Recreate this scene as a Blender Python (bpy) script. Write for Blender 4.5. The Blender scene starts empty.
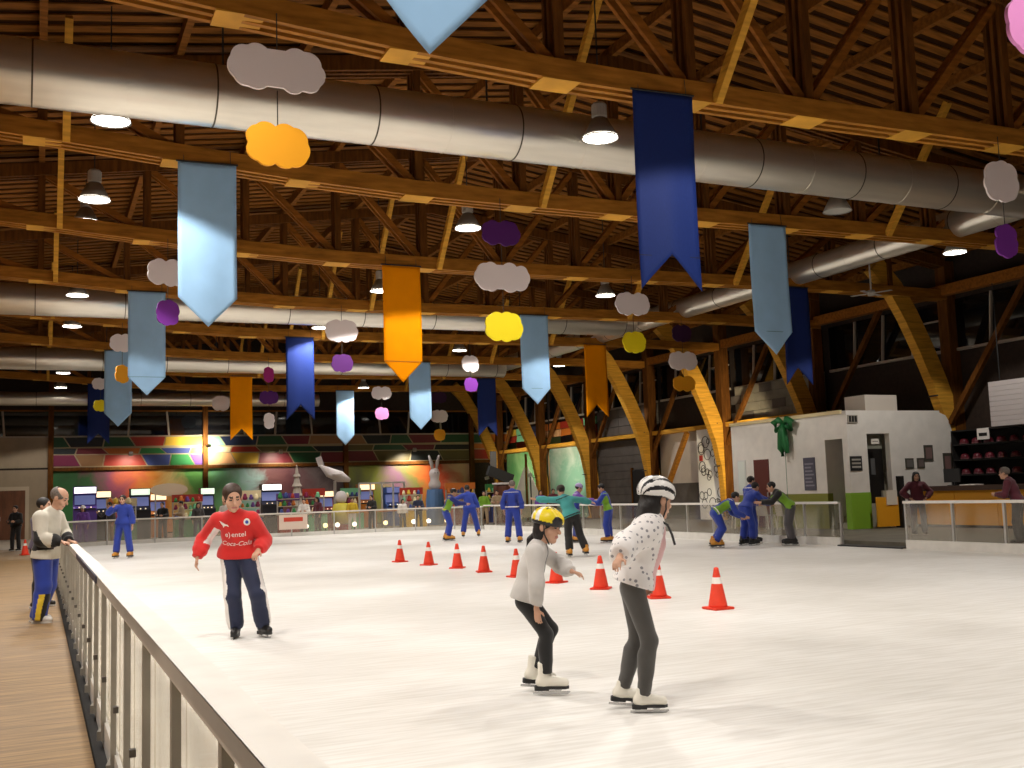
import bpy, bmesh, math, random
import numpy as np
from mathutils import Vector, Matrix
from mathutils.bvhtree import BVHTree

random.seed(7)
SC = bpy.context.scene
COL = SC.collection

# ------------------------------------------------------------------ camera
CAM_F, CAM_PITCH, CAM_ROLL, CAM_YAW, CAM_H = 1053.0, .1033, -.0334, .424, 1.55
_fw = Vector((math.sin(CAM_YAW) * math.cos(CAM_PITCH), math.cos(CAM_YAW) * math.cos(CAM_PITCH), math.sin(CAM_PITCH)))
_r0 = Vector((math.cos(CAM_YAW), -math.sin(CAM_YAW), 0))
_u0 = _r0.cross(_fw)
_r = _r0 * math.cos(CAM_ROLL) + _u0 * math.sin(CAM_ROLL)
_u = -_r0 * math.sin(CAM_ROLL) + _u0 * math.cos(CAM_ROLL)
cam_data = bpy.data.cameras.new('camera')
cam_data.sensor_fit = 'HORIZONTAL'
cam_data.sensor_width = 36.0
cam_data.lens = CAM_F / 1024 * 36.0
cam_data.clip_start = .05
cam_data.clip_end = 300
cam = bpy.data.objects.new('camera', cam_data)
cam.matrix_world = Matrix(((_r.x, _u.x, -_fw.x, 0), (_r.y, _u.y, -_fw.y, 0), (_r.z, _u.z, -_fw.z, CAM_H), (0, 0, 0, 1)))
COL.objects.link(cam)
SC.camera = cam

# ------------------------------------------------------------------ world, exposure
world = bpy.data.worlds.new('night')
SC.world = world
world.use_nodes = True
world.node_tree.nodes['Background'].inputs[0].default_value = (.02, .022, .03, 1)
world.node_tree.nodes['Background'].inputs[1].default_value = .35
SC.view_settings.view_transform = 'Standard'
SC.view_settings.look = 'None'
SC.view_settings.gamma = 1
SC.view_settings.exposure = 0.0
LAMP_POWER = 980.0
LAMP_COLOR = (1.0, .952, .885)
LAMP_ANGLE = 128
SC.cycles.use_denoising = True
SC.cycles.max_bounces = 8
SC.cycles.diffuse_bounces = 4
SC.cycles.transparent_max_bounces = 16
SC.cycles.sample_clamp_indirect = 6

# ------------------------------------------------------------------ materials
MATS = {}


def mat(name, col, rough=.6, metal=0, noise=0, nscale=8, bump=0, bscale=30, emit=0, spec=.4, stretch=None, col2=None, sheen=0):
    if name in MATS:
        return MATS[name]
    m = bpy.data.materials.new(name)
    m.use_nodes = True
    nt = m.node_tree
    b = nt.nodes['Principled BSDF']
    b.inputs['Base Color'].default_value = (*col, 1)
    b.inputs['Roughness'].default_value = rough
    b.inputs['Metallic'].default_value = metal
    b.inputs['Specular IOR Level'].default_value = spec
    if sheen:
        b.inputs['Sheen Weight'].default_value = sheen
    if emit:
        b.inputs['Emission Color'].default_value = (*col, 1)
        b.inputs['Emission Strength'].default_value = emit
    if noise or bump:
        tc = nt.nodes.new('ShaderNodeTexCoord')
        vec = tc.outputs['Object']
        if stretch:
            mp = nt.nodes.new('ShaderNodeMapping')
            mp.inputs['Scale'].default_value = stretch
            nt.links.new(vec, mp.inputs['Vector'])
            vec = mp.outputs['Vector']
    if noise:
        n = nt.nodes.new('ShaderNodeTexNoise')
        n.inputs['Scale'].default_value = nscale
        n.inputs['Detail'].default_value = 5
        nt.links.new(vec, n.inputs['Vector'])
        r = nt.nodes.new('ShaderNodeValToRGB')
        c2 = col2 or tuple(max(0, c * (1 - noise)) for c in col)
        c1 = col if col2 else tuple(min(1, c * (1 + noise * .6)) for c in col)
        r.color_ramp.elements[0].color = (*c2, 1)
        r.color_ramp.elements[1].color = (*c1, 1)
        r.color_ramp.elements[0].position = .3
        r.color_ramp.elements[1].position = .7
        nt.links.new(n.outputs['Fac'], r.inputs['Fac'])
        nt.links.new(r.outputs['Color'], b.inputs['Base Color'])
    if bump:
        n2 = nt.nodes.new('ShaderNodeTexNoise')
        n2.inputs['Scale'].default_value = bscale
        n2.inputs['Detail'].default_value = 3
        nt.links.new(vec, n2.inputs['Vector'])
        bp = nt.nodes.new('ShaderNodeBump')
        bp.inputs['Strength'].default_value = bump
        bp.inputs['Distance'].default_value = .02
        nt.links.new(n2.outputs['Fac'], bp.inputs['Height'])
        nt.links.new(bp.outputs['Normal'], b.inputs['Normal'])
    MATS[name] = m
    return m


def srgb(r, g, b):
    f = lambda c: (c / 255 / 12.92) if c / 255 <= .04045 else ((c / 255 + .055) / 1.055) ** 2.4
    return (f(r), f(g), f(b))


wood_lit = mat('wood_glulam_lit', (.60, .30, .036), .6, noise=.3, spec=.12, nscale=3, stretch=(.5, .5, 6), bump=.1)  # lighter copy of the timber, the light on it put into the colour
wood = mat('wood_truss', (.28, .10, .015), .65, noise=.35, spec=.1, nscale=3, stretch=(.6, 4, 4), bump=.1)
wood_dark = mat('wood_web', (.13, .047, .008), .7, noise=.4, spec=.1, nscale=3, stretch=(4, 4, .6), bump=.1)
wood_roof = mat('wood_roof', (.20, .074, .011), .75, noise=.45, spec=.1, nscale=2.5, stretch=(.5, 4, 4))
roof_felt = mat('roof_felt', (.035, .014, .004), .95, spec=.05, noise=.3, nscale=2)
steel_duct = mat('galvanised_duct', (.74, .69, .60), .30, metal=.82, noise=.12, nscale=1.4, stretch=(.35, 3, 3), bump=.06, bscale=5)
seam_mat = mat('duct_seam', (.10, .085, .06), .5, metal=.5)
white_paint = mat('white_paint', (.80, .76, .70), .6, noise=.06, nscale=3)
cream_paint = mat('cream_paint', (.34, .26, .17), .6, noise=.1, nscale=2)
dark_paint = mat('dark_paint', (.012, .010, .009), .7)
alum = mat('aluminium', (.55, .54, .52), .4, metal=.6, noise=.1, nscale=5)
rail_white = mat('rail_top_plastic', (.78, .74, .68), .45, noise=.06, nscale=6)
kick_white = mat('kickboard_plastic', (.78, .76, .71), .5, noise=.08, nscale=4)
post_grey = mat('barrier_post_metal', (.42, .40, .35), .5, metal=.1, noise=.15, nscale=4)
rubber = mat('black_rubber', (.015, .014, .014), .7, noise=.3, nscale=14)
black_metal = mat('black_metal', (.02, .02, .02), .5)
cord_mat = mat('hanging_cord', (.05, .04, .03), .8)
skin = mat('skin', (.58, .33, .22), .55, noise=.08, nscale=14)
skin_dark = mat('skin_lips', (.40, .15, .12), .5)
eye_dark = mat('eye_dark', (.03, .02, .018), .3)
hair_black = mat('hair_black', (.012, .009, .008), .5, noise=.4, nscale=40, stretch=(4, 4, .5), bump=.3)
hair_brown = mat('hair_brown', (.045, .022, .012), .5, noise=.4, nscale=40, stretch=(4, 4, .5), bump=.3)
hair_grey = mat('hair_grey', (.16, .13, .11), .6, noise=.4, nscale=40, bump=.2)


# ------------------------------------------------------------------ object helpers
def link(name, me, m=None, parent=None, loc=None, smooth=False):
    if m is not None:
        for x in (m if isinstance(m, (list, tuple)) else [m]):
            me.materials.append(x)
    o = bpy.data.objects.new(name, me)
    COL.objects.link(o)
    if parent is not None:
        o.parent = parent
    if loc is not None:
        o.location = loc
    if smooth and len(me.polygons):
        me.polygons.foreach_set('use_smooth', [True] * len(me.polygons))
    return o


def tag(o, label=None, cat=None, group=None, kind=None):
    if label:
        o['label'] = label
    if cat:
        o['category'] = cat
    if group:
        o['group'] = group
    if kind:
        o['kind'] = kind
    return o


def thing(name, label, cat, loc=(0, 0, 0), rz=0, group=None):
    o = bpy.data.objects.new(name, None)
    o.empty_display_size = .2
    COL.objects.link(o)
    o.location = loc
    o.rotation_euler = (0, 0, rz)
    return tag(o, label, cat, group)


def dup(root, loc, rz=None, label=None, group=None):
    def cp(o, p):
        c = o.copy()
        COL.objects.link(c)
        c.parent = p
        c.matrix_parent_inverse = o.matrix_parent_inverse.copy()
        for ch in o.children:
            cp(ch, c)
        return c
    r = cp(root, root.parent)
    r.location = loc
    if rz is not None:
        r.rotation_euler = (0, 0, rz)
    if label:
        r['label'] = label
    if group:
        r['group'] = group
    return r


class MB:
    def __init__(self):
        self.v, self.f, self.m = [], [], []

    def add(self, vs, fs, mi=0):
        n = len(self.v)
        self.v += [tuple(p) for p in vs]
        self.f += [tuple(i + n for i in f) for f in fs]
        self.m += [mi] * len(fs)
        return self

    def box(self, lo, hi, mi=0):
        (a, b, c), (d, e, f) = lo, hi
        return self.add([(a, b, c), (d, b, c), (d, e, c), (a, e, c), (a, b, f), (d, b, f), (d, e, f), (a, e, f)],
                        [(0, 3, 2, 1), (4, 5, 6, 7), (0, 1, 5, 4), (1, 2, 6, 5), (2, 3, 7, 6), (3, 0, 4, 7)], mi)

    def bar(self, p, q, w, h, up=(0, 0, 1), mi=0):
        p, q = Vector(p), Vector(q)
        d = (q - p).normalized()
        s = d.cross(Vector(up))
        if s.length < 1e-4:
            s = d.cross(Vector((0, 1, 0)))
        s.normalize()
        t = s.cross(d)
        vs = []
        for e in (p, q):
            for a, b in ((-1, -1), (1, -1), (1, 1), (-1, 1)):
                vs.append(e + s * a * w / 2 + t * b * h / 2)
        return self.add(vs, [(0, 1, 2, 3), (7, 6, 5, 4), (0, 4, 5, 1), (1, 5, 6, 2), (2, 6, 7, 3), (3, 7, 4, 0)], mi)

    def sweep(self, pts, w, h, up=(0, 0, 1), mi=0):
        """rectangular section swept along points; w across (perpendicular to up), h along up"""
        pts = [Vector(p) for p in pts]
        n = len(pts)
        vs, fs = [], []
        for i, p in enumerate(pts):
            d = (pts[min(i + 1, n - 1)] - pts[max(i - 1, 0)]).normalized()
            s = d.cross(Vector(up)).normalized()
            t = s.cross(d)
            for a, b in ((-1, -1), (1, -1), (1, 1), (-1, 1)):
                vs.append(p + s * a * w / 2 + t * b * h / 2)
        for i in range(n - 1):
            for k in range(4):
                fs.append((i * 4 + k, i * 4 + (k + 1) % 4, i * 4 + 4 + (k + 1) % 4, i * 4 + 4 + k))
        fs += [(3, 2, 1, 0), tuple((n - 1) * 4 + k for k in range(4))]
        return self.add(vs, fs, mi)

    def tube(self, pts, r, seg=8, mi=0, cap=True):
        pts = [Vector(p) for p in pts]
        n = len(pts)
        rs = r if isinstance(r, (list, tuple)) else [r] * n
        vs, fs = [], []
        ref = Vector((0, 0, 1))
        for i, p in enumerate(pts):
            d = (pts[min(i + 1, n - 1)] - pts[max(i - 1, 0)]).normalized()
            s = d.cross(ref)
            if s.length < 1e-3:
                s = d.cross(Vector((1, 0, 0)))
            s.normalize()
            t = s.cross(d)
            for k in range(seg):
                a = 2 * math.pi * k / seg
                vs.append(p + (s * math.cos(a) + t * math.sin(a)) * rs[i])
        for i in range(n - 1):
            for k in range(seg):
                fs.append((i * seg + k, i * seg + (k + 1) % seg, (i + 1) * seg + (k + 1) % seg, (i + 1) * seg + k))
        if cap:
            fs += [tuple(reversed(range(seg))), tuple((n - 1) * seg + k for k in range(seg))]
        return self.add(vs, fs, mi)

    def lathe(self, prof, seg=20, c=(0, 0, 0), mi=0):
        vs, fs = [], []
        n = len(prof)
        for (r, z) in prof:
            for k in range(seg):
                a = 2 * math.pi * k / seg
                vs.append((c[0] + r * math.cos(a), c[1] + r * math.sin(a), c[2] + z))
        for i in range(n - 1):
            for k in range(seg):
                fs.append((i * seg + k, i * seg + (k + 1) % seg, (i + 1) * seg + (k + 1) % seg, (i + 1) * seg + k))
        return self.add(vs, fs, mi)

    def prism(self, poly, axis, a, b, mi=0):
        """poly: 2-D outline; extruded along axis from a to b. axis 'y': poly is (x,z); 'x': (y,z); 'z': (x,y)"""
        def P(u, v, w):
            return {'y': (u, w, v), 'x': (w, u, v), 'z': (u, v, w)}[axis]
        n = len(poly)
        vs = [P(u, v, a) for u, v in poly] + [P(u, v, b) for u, v in poly]
        fs = [tuple(range(n)), tuple(reversed(range(n, 2 * n)))]
        fs += [(i, n + i, n + (i + 1) % n, (i + 1) % n) for i in range(n)]
        return self.add(vs, fs, mi)

    def mesh(self, name):
        me = bpy.data.meshes.new(name)
        me.from_pydata(self.v, [], self.f)
        if any(self.m):
            me.polygons.foreach_set('material_index', self.m)
        bm = bmesh.new()
        bm.from_mesh(me)
        bmesh.ops.recalc_face_normals(bm, faces=bm.faces)
        bm.to_mesh(me)
        bm.free()
        return me

    def build(self, name, m, parent=None, loc=None, smooth=False):
        return link(name, self.mesh(name), m, parent, loc, smooth)


def box(name, lo, hi, m, parent=None):
    return MB().box(lo, hi).build(name, m, parent)


def bevel(o, w=.01, seg=2):
    bm = bmesh.new()
    bm.from_mesh(o.data)
    bmesh.ops.bevel(bm, geom=list(bm.edges), offset=w, segments=seg, affect='EDGES')
    bm.to_mesh(o.data)
    bm.free()
    return o


def struct(name, mb_or_me, m, parent=None, smooth=False):
    me = mb_or_me.mesh(name) if isinstance(mb_or_me, MB) else mb_or_me
    o = link(name, me, m, parent, None, smooth)
    if parent is None:
        o['kind'] = 'structure'
    return o


def worldparts(root):
    """children of root were written in world coordinates: keep them where they are"""
    inv = Matrix.Translation(-root.location)
    for c in root.children:
        c.matrix_parent_inverse = inv


# ------------------------------------------------------------------ ice, decks, floor
def ice_material():
    m = mat('ice', (.84, .82, .785), .42, spec=.3)
    nt = m.node_tree
    b = nt.nodes['Principled BSDF']
    tc = nt.nodes.new('ShaderNodeTexCoord')

    def noise(scale, sc3, detail=4):
        mp = nt.nodes.new('ShaderNodeMapping')
        mp.inputs['Scale'].default_value = sc3
        mp.inputs['Rotation'].default_value = (0, 0, .5)
        n = nt.nodes.new('ShaderNodeTexNoise')
        n.inputs['Scale'].default_value = scale
        n.inputs['Detail'].default_value = detail
        nt.links.new(tc.outputs['Object'], mp.inputs['Vector'])
        nt.links.new(mp.outputs['Vector'], n.inputs['Vector'])
        return n.outputs['Fac']
    big = noise(.22, (1, 1, 1))
    scr = noise(5.0, (.35, 4, 1), 8)
    r1 = nt.nodes.new('ShaderNodeValToRGB')
    r1.color_ramp.elements[0].position, r1.color_ramp.elements[1].position = .35, .62
    r1.color_ramp.elements[0].color = (.70, .675, .63, 1)
    r1.color_ramp.elements[1].color = (.87, .85, .815, 1)
    nt.links.new(big, r1.inputs['Fac'])
    r2 = nt.nodes.new('ShaderNodeValToRGB')
    r2.color_ramp.elements[0].position, r2.color_ramp.elements[1].position = .38, .6
    r2.color_ramp.elements[0].color = (.88, .87, .85, 1)
    r2.color_ramp.elements[1].color = (1, 1, 1, 1)
    nt.links.new(scr, r2.inputs['Fac'])
    mx = nt.nodes.new('ShaderNodeMix')
    mx.data_type = 'RGBA'
    mx.blend_type = 'MULTIPLY'
    mx.inputs['Factor'].default_value = 1
    nt.links.new(r1.outputs['Color'], mx.inputs['A'])
    nt.links.new(r2.outputs['Color'], mx.inputs['B'])
    nt.links.new(mx.outputs['Result'], b.inputs['Base Color'])
    bp = nt.nodes.new('ShaderNodeBump')
    bp.inputs['Strength'].default_value = .15
    bp.inputs['Distance'].default_value = .01
    nt.links.new(scr, bp.inputs['Height'])
    nt.links.new(bp.outputs['Normal'], b.inputs['Normal'])
    return m


def planks_material(name, c1, c2, width):
    m = mat(name, c1, .62)
    nt = m.node_tree
    b = nt.nodes['Principled BSDF']
    tc = nt.nodes.new('ShaderNodeTexCoord')
    br = nt.nodes.new('ShaderNodeTexBrick')
    br.inputs['Scale'].default_value = 1
    br.inputs['Brick Width'].default_value = 37.0
    br.inputs['Row Height'].default_value = width
    br.inputs['Mortar Size'].default_value = .006
    br.inputs['Color1'].default_value = (*c1, 1)
    br.inputs['Color2'].default_value = (*c2, 1)
    br.inputs['Mortar'].default_value = tuple(c * .45 for c in c1) + (1,)
    mo = nt.nodes.new('ShaderNodeMapping')
    mo.inputs['Location'].default_value = (9, 0, 0)
    nt.links.new(tc.outputs['Object'], mo.inputs['Vector'])
    nt.links.new(mo.outputs['Vector'], br.inputs['Vector'])
    mp = nt.nodes.new('ShaderNodeMapping')
    mp.inputs['Scale'].default_value = (1, 9, 1)
    n = nt.nodes.new('ShaderNodeTexNoise')
    n.inputs['Scale'].default_value = 2.2
    n.inputs['Detail'].default_value = 6
    nt.links.new(tc.outputs['Object'], mp.inputs['Vector'])
    nt.links.new(mp.outputs['Vector'], n.inputs['Vector'])
    r = nt.nodes.new('ShaderNodeValToRGB')
    r.color_ramp.elements[0].color = (.7, .68, .64, 1)
    r.color_ramp.elements[1].color = (1.15, 1.12, 1.05, 1)
    r.color_ramp.elements[0].position, r.color_ramp.elements[1].position = .35, .65
    nt.links.new(n.outputs['Fac'], r.inputs['Fac'])
    mx = nt.nodes.new('ShaderNodeMix')
    mx.data_type = 'RGBA'
    mx.blend_type = 'MULTIPLY'
    mx.inputs['Factor'].default_value = 1
    nt.links.new(br.outputs['Color'], mx.inputs['A'])
    nt.links.new(r.outputs['Color'], mx.inputs['B'])
    nt.links.new(mx.outputs['Result'], b.inputs['Base Color'])
    return m


XL, XR, YB = -4.0, 27.2, 61.4      # hall: left wall, right wall, back wall
RX0, RX1, RY0, RY1 = .44, 18.0, -4.0, 46.5   # the rink
ICE = ice_material()
DECK = planks_material('deck_boards', (.27, .17, .075), (.22, .135, .06), .19)
HALLFLOOR = mat('hall_floor', (.30, .25, .19), .4, noise=.15, nscale=1.5)
CONC = mat('deck_concrete', (.13, .115, .085), .7, noise=.25, nscale=2)

struct('floor_1', MB().box((RX0 - .02, -9, -.3), (RX1 + .05, RY1 + .05, 0)), ICE)
struct('floor_2', MB().box((XL, -9, -.3), (.33, RY1 + .05, -.004)), DECK)
struct('floor_3', MB().box((XL, RY1 + .05, -.3), (XR, YB, -.002)), HALLFLOOR)
struct('floor_4', MB().box((RX1 + .12, -9, -.3), (XR, RY1 + .05, .13)), CONC)
g = MB().box((.33, -9, -.3), (RX0 - .02, RY1 + .05, -.05))
struct('trim_1', g, rubber)

# ------------------------------------------------------------------ roof
RIDGE_X, RIDGE_Z, EAVE_Z = 11.3, 10.9, 8.7


def roof_z(x):
    t = (x - XL) / (RIDGE_X - XL) if x < RIDGE_X else (XR - x) / (XR - RIDGE_X)
    return EAVE_Z + (RIDGE_Z - EAVE_Z) * t


mb = MB()
for a, b in ((XL, RIDGE_X), (RIDGE_X, XR)):
    za, zb = roof_z(a) + .16, roof_z(b) + .16
    mb.add([(a, -9.2, za), (b, -9.2, zb), (b, YB + .3, zb), (a, YB + .3, za), (a, -9.2, za + .15), (b, -9.2, zb + .15), (b, YB + .3, zb + .15), (a, YB + .3, za + .15)],
           [(0, 3, 2, 1), (4, 5, 6, 7), (0, 1, 5, 4), (1, 2, 6, 5), (2, 3, 7, 6), (3, 0, 4, 7)])
ceiling = struct('ceiling', mb, roof_felt)
mb = MB()
y = -8.8
rnd = random.Random(3)
while y < YB:
    for a, b in ((XL, RIDGE_X), (RIDGE_X, XR)):
        za, zb = roof_z(a) + .12, roof_z(b) + .12
        w = .24 + rnd.uniform(-.02, .02)
        mb.add([(a, y, za), (b, y, zb), (b, y + w, zb), (a, y + w, za), (a, y, za + .03), (b, y, zb + .03), (b, y + w, zb + .03), (a, y + w, za + .03)],
               [(0, 3, 2, 1), (4, 5, 6, 7), (0, 1, 5, 4), (1, 2, 6, 5), (2, 3, 7, 6), (3, 0, 4, 7)])
    y += .42
o = mb.build('roof_boarding', wood_roof, ceiling)
o['kind'] = 'stuff'
NODE0, PANEL = 2.21, 2.22      # truss panel points along X
nodes = [NODE0 + PANEL * k for k in range(-2, 12)]     # -2.23 .. 26.6
pur = None
for x in nodes:
    me = MB().box((-.06, -9, -.12), (.06, YB, .11)).mesh('purlin')
    o = link('purlin', me if pur is None else pur, wood_roof if pur is None else None, ceiling, (x, 0, roof_z(x)))
    pur = pur or me

# ------------------------------------------------------------------ trusses
TY = [6.84 + 6.06 * k for k in range(9)]


def chord_z(x):
    return float(np.interp(x, [-4, -.7, 2.3, 4, 6.5, 10, 15, 22, 27.2], [7.95, 7.78, 7.55, 7.42, 7.31, 7.28, 7.32, 7.38, 7.3]))


CH_H = .30
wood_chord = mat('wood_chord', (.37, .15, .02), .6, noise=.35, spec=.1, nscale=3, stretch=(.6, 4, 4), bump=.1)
ords = ['nearest', 'second', 'third', 'fourth', 'fifth', 'sixth', 'seventh', 'eighth', 'ninth']


def make_truss(yt, detailed):
    root = thing('roof_truss', None, 'truss', (11.3, yt, 7.28))
    P = []
    xs = [XL + .05, -2.23, -.01, 2.21, 4.43, 6.65, 8.87, 11.09, 13.31, 15.53, 17.75, 19.97, 22.19, 24.41, 26.7]
    lam = (-.19, 0, .19)
    for d in lam:
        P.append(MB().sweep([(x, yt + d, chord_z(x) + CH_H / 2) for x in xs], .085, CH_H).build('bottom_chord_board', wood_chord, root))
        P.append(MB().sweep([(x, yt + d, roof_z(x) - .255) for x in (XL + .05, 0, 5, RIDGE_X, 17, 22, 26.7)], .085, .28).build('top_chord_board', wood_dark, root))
    for x in xs[1:-1]:
        z0, z1 = chord_z(x), roof_z(x) - .2
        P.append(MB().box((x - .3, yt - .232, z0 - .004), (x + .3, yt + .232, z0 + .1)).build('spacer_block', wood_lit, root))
        for d in ((-.15, 0, .15) if detailed else (0,)):
            h = .035 if detailed else .12
            P.append(MB().box((x - .075, yt + d - h, z0 + .05), (x + .075, yt + d + h, z1)).build('web_post', wood_dark, root))
    for i in range(1, len(xs) - 2):
        xa, xb = xs[i], xs[i + 1]
        if xb <= RIDGE_X + .2:      # falls towards the middle of the hall
            p, q = (xa, roof_z(xa) - .3), (xb, chord_z(xb) + .2)
        else:
            p, q = (xb, roof_z(xb) - .3), (xa, chord_z(xa) + .2)
        for d in ((-.1, .1) if detailed else (0,)):
            P.append(MB().bar((p[0], yt + d, p[1]), (q[0], yt + d, q[1]), .07 if detailed else .2, .14, up=(0, 0, 1)).build('web_diagonal', wood, root))
    for x in (.36, 9.25, 18.4):
        z1 = roof_z(x) - .02
        z0 = chord_z(x) + .02
        P.append(MB().bar((x, yt - .24, z0), (x, yt - .24 - (z1 - z0) * .82, z1), .16, .12, up=(1, 0, 0)).build('kicker_brace', wood_lit, root))
    worldparts(root)
    return root


first_truss = None
for k, yt in enumerate(TY):
    if k < 5:
        t = make_truss(yt, True)
    elif k == 5:
        t = first_truss = make_truss(yt, False)
    else:
        t = dup(first_truss, (11.3, yt, 7.28))
    t['group'] = 'timber roof trusses'
    t['label'] = {0: 'timber roof truss nearest the camera, at the top edge of the photo',
                  8: 'farthest timber roof truss, closest to the back wall'}.get(k, f'timber roof truss, {ords[k]} counted from the camera')

# ------------------------------------------------------------------ walls
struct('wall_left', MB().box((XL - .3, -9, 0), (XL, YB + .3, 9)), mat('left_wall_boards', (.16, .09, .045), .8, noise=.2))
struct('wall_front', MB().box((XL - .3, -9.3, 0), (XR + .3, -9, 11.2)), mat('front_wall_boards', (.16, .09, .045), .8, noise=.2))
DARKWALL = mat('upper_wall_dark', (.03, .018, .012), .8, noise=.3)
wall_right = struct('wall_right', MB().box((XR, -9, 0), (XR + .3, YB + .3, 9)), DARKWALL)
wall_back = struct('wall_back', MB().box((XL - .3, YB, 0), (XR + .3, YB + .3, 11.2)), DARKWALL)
GLASS = mat('night_window_glass', (.004, .005, .007), .04, spec=.6)
MULL = mat('window_mullion', (.36, .30, .24), .5)

# back wall clerestory: one window per bay
bays = [(XL, .45), (.72, 8.42), (8.7, 16.5), (16.78, 24.6), (24.8, XR)]
nwin = 0
for bi, (a, b) in enumerate(bays):
    nwin += 1
    w = struct(f'window_{nwin}', MB().box((a, YB - .03, 5.4), (b, YB - .005, 6.75)), GLASS)
    link('window_sill', MB().box((a, YB - .1, 5.32), (b, YB - .03, 5.4)).mesh('window_sill'), MULL, w)
    link('window_head', MB().box((a, YB - .1, 6.72), (b, YB - .03, 6.8)).mesh('window_head'), wood, w)
    n = max(1, round((b - a) / 1.95))
    for k in range(1, n):
        x = a + (b - a) * k / n
        mb = MB().bar((x + (.12 if k % 2 else -.1), YB - .07, 5.4), (x, YB - .07, 6.72), .10, .06, up=(0, 1, 0))
        mb.build('mullion', MULL, w)

# ---- harlequin panels above the mural, one object per coloured panel
PC = dict(
    dgreen=(.012, .075, .025), green=(.03, .22, .06), mint=(.20, .55, .30), navy=(.012, .022, .06), blue=(.045, .07, .24), purple=(.13, .05, .25),
    red=(.36, .03, .015), dred=(.16, .012, .02), mag=(.20, .012, .06), orange=(.55, .15, .02), tan=(.30, .15, .06), yellow=(.75, .48, .05), cream=(.80, .68, .42), black=(.006, .01, .012), olive=(.12, .09, .02), peach=(.75, .42, .2))
for n_, c_ in PC.items():
    mat('panel_' + n_, c_, .45, noise=.08, nscale=1)
PZ = [3.75, 4.40, 4.76, 5.34]
ROWS = {
    1: ([(0, .08, 'dgreen'), (.09, .32, 'black'), (.33, .51, 'dgreen'), (.52, .73, 'red'), (.74, 1, 'yellow')],
        [(0, .14, 'black'), (.15, .33, 'dred'), (.34, .56, 'orange'), (.57, .72, 'green'), (.73, .91, 'blue'), (.92, 1, 'yellow')],
        [(0, .15, 'mag'), (.16, .32, 'tan'), (.33, .59, 'red'), (.60, .77, 'blue'), (.78, .92, 'green'), (.93, 1, 'purple')]),
    2: ([(0, .10, 'mint'), (.11, .35, 'navy'), (.36, .55, 'dgreen'), (.56, .74, 'dred'), (.75, 1, 'tan')],
        [(0, .16, 'cream'), (.17, .36, 'red'), (.37, .57, 'olive'), (.58, .78, 'dgreen'), (.79, 1, 'black')],
        [(0, .18, 'peach'), (.19, .36, 'yellow'), (.37, .60, 'dred'), (.61, .82, 'dgreen'), (.83, 1, 'dred')]),
    3: ([(0, .13, 'tan'), (.14, .34, 'black'), (.35, .50, 'dgreen'), (.51, .76, 'dred'), (.77, 1, 'dgreen')],
        [(0, .2, 'olive'), (.21, .45, 'dgreen'), (.46, .7, 'dred'), (.71, 1, 'black')],
        [(0, .22, 'dred'), (.23, .5, 'olive'), (.51, .75, 'black'), (.76, 1, 'olive')]),
    4: ([(0, .4, 'dgreen'), (.42, 1, 'orange')], [(0, .5, 'orange'), (.51, 1, 'yellow')], [(0, .5, 'red'), (.51, 1, 'peach')]),
    0: None,
}
backing = mat('panel_strip_cream', (.42, .34, .2), .6)
for bi, (a, b) in enumerate(bays):
    if ROWS.get(bi) is None:
        if bi == 0:
            MB().box((a, YB - .08, 3.72), (b, YB - .01, 5.32)).build('cream_panel', cream_paint, wall_back)
            MB().box((a, YB - .05, 0), (b, YB - .01, 3.62)).build('cream_panel', cream_paint, wall_back)
        continue
    MB().box((a, YB - .05, PZ[0] - .06), (b, YB - .01, PZ[3])).build('panel_backing', backing, wall_back)
    for ri, row in enumerate(ROWS[bi]):
        zt, zb = PZ[3 - ri], PZ[2 - ri]
        for j, (u, v, c) in enumerate(row):
            sl = .16 if (j + ri) % 2 else -.05
            xa, xb = a + (b - a) * u, a + (b - a) * v
            tilt = .05 * (1 if ri == 0 else -1)
            s0 = sl if u > 0 else 0
            s1 = (.16 if (j + 1 + ri) % 2 else -.05) if v < 1 else 0
            poly = [(xa + s0, zb + .03 + tilt * u), (xb + s1, zb + .03 + tilt * v), (xb - s1, zt - .03 + (tilt * v if ri else 0)), (xa - s0, zt - .03 + (tilt * u if ri else 0))]
            MB().prism(poly, 'y', YB - .085, YB - .05).build('panel', MATS['panel_' + c], wall_back)
# ledge under the panels and posts between the bays
for a, b in bays[1:]:
    MB().box((a, YB - .22, 3.52), (b, YB - .01, 3.7)).build('ledge', wood_dark, wall_back)


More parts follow.
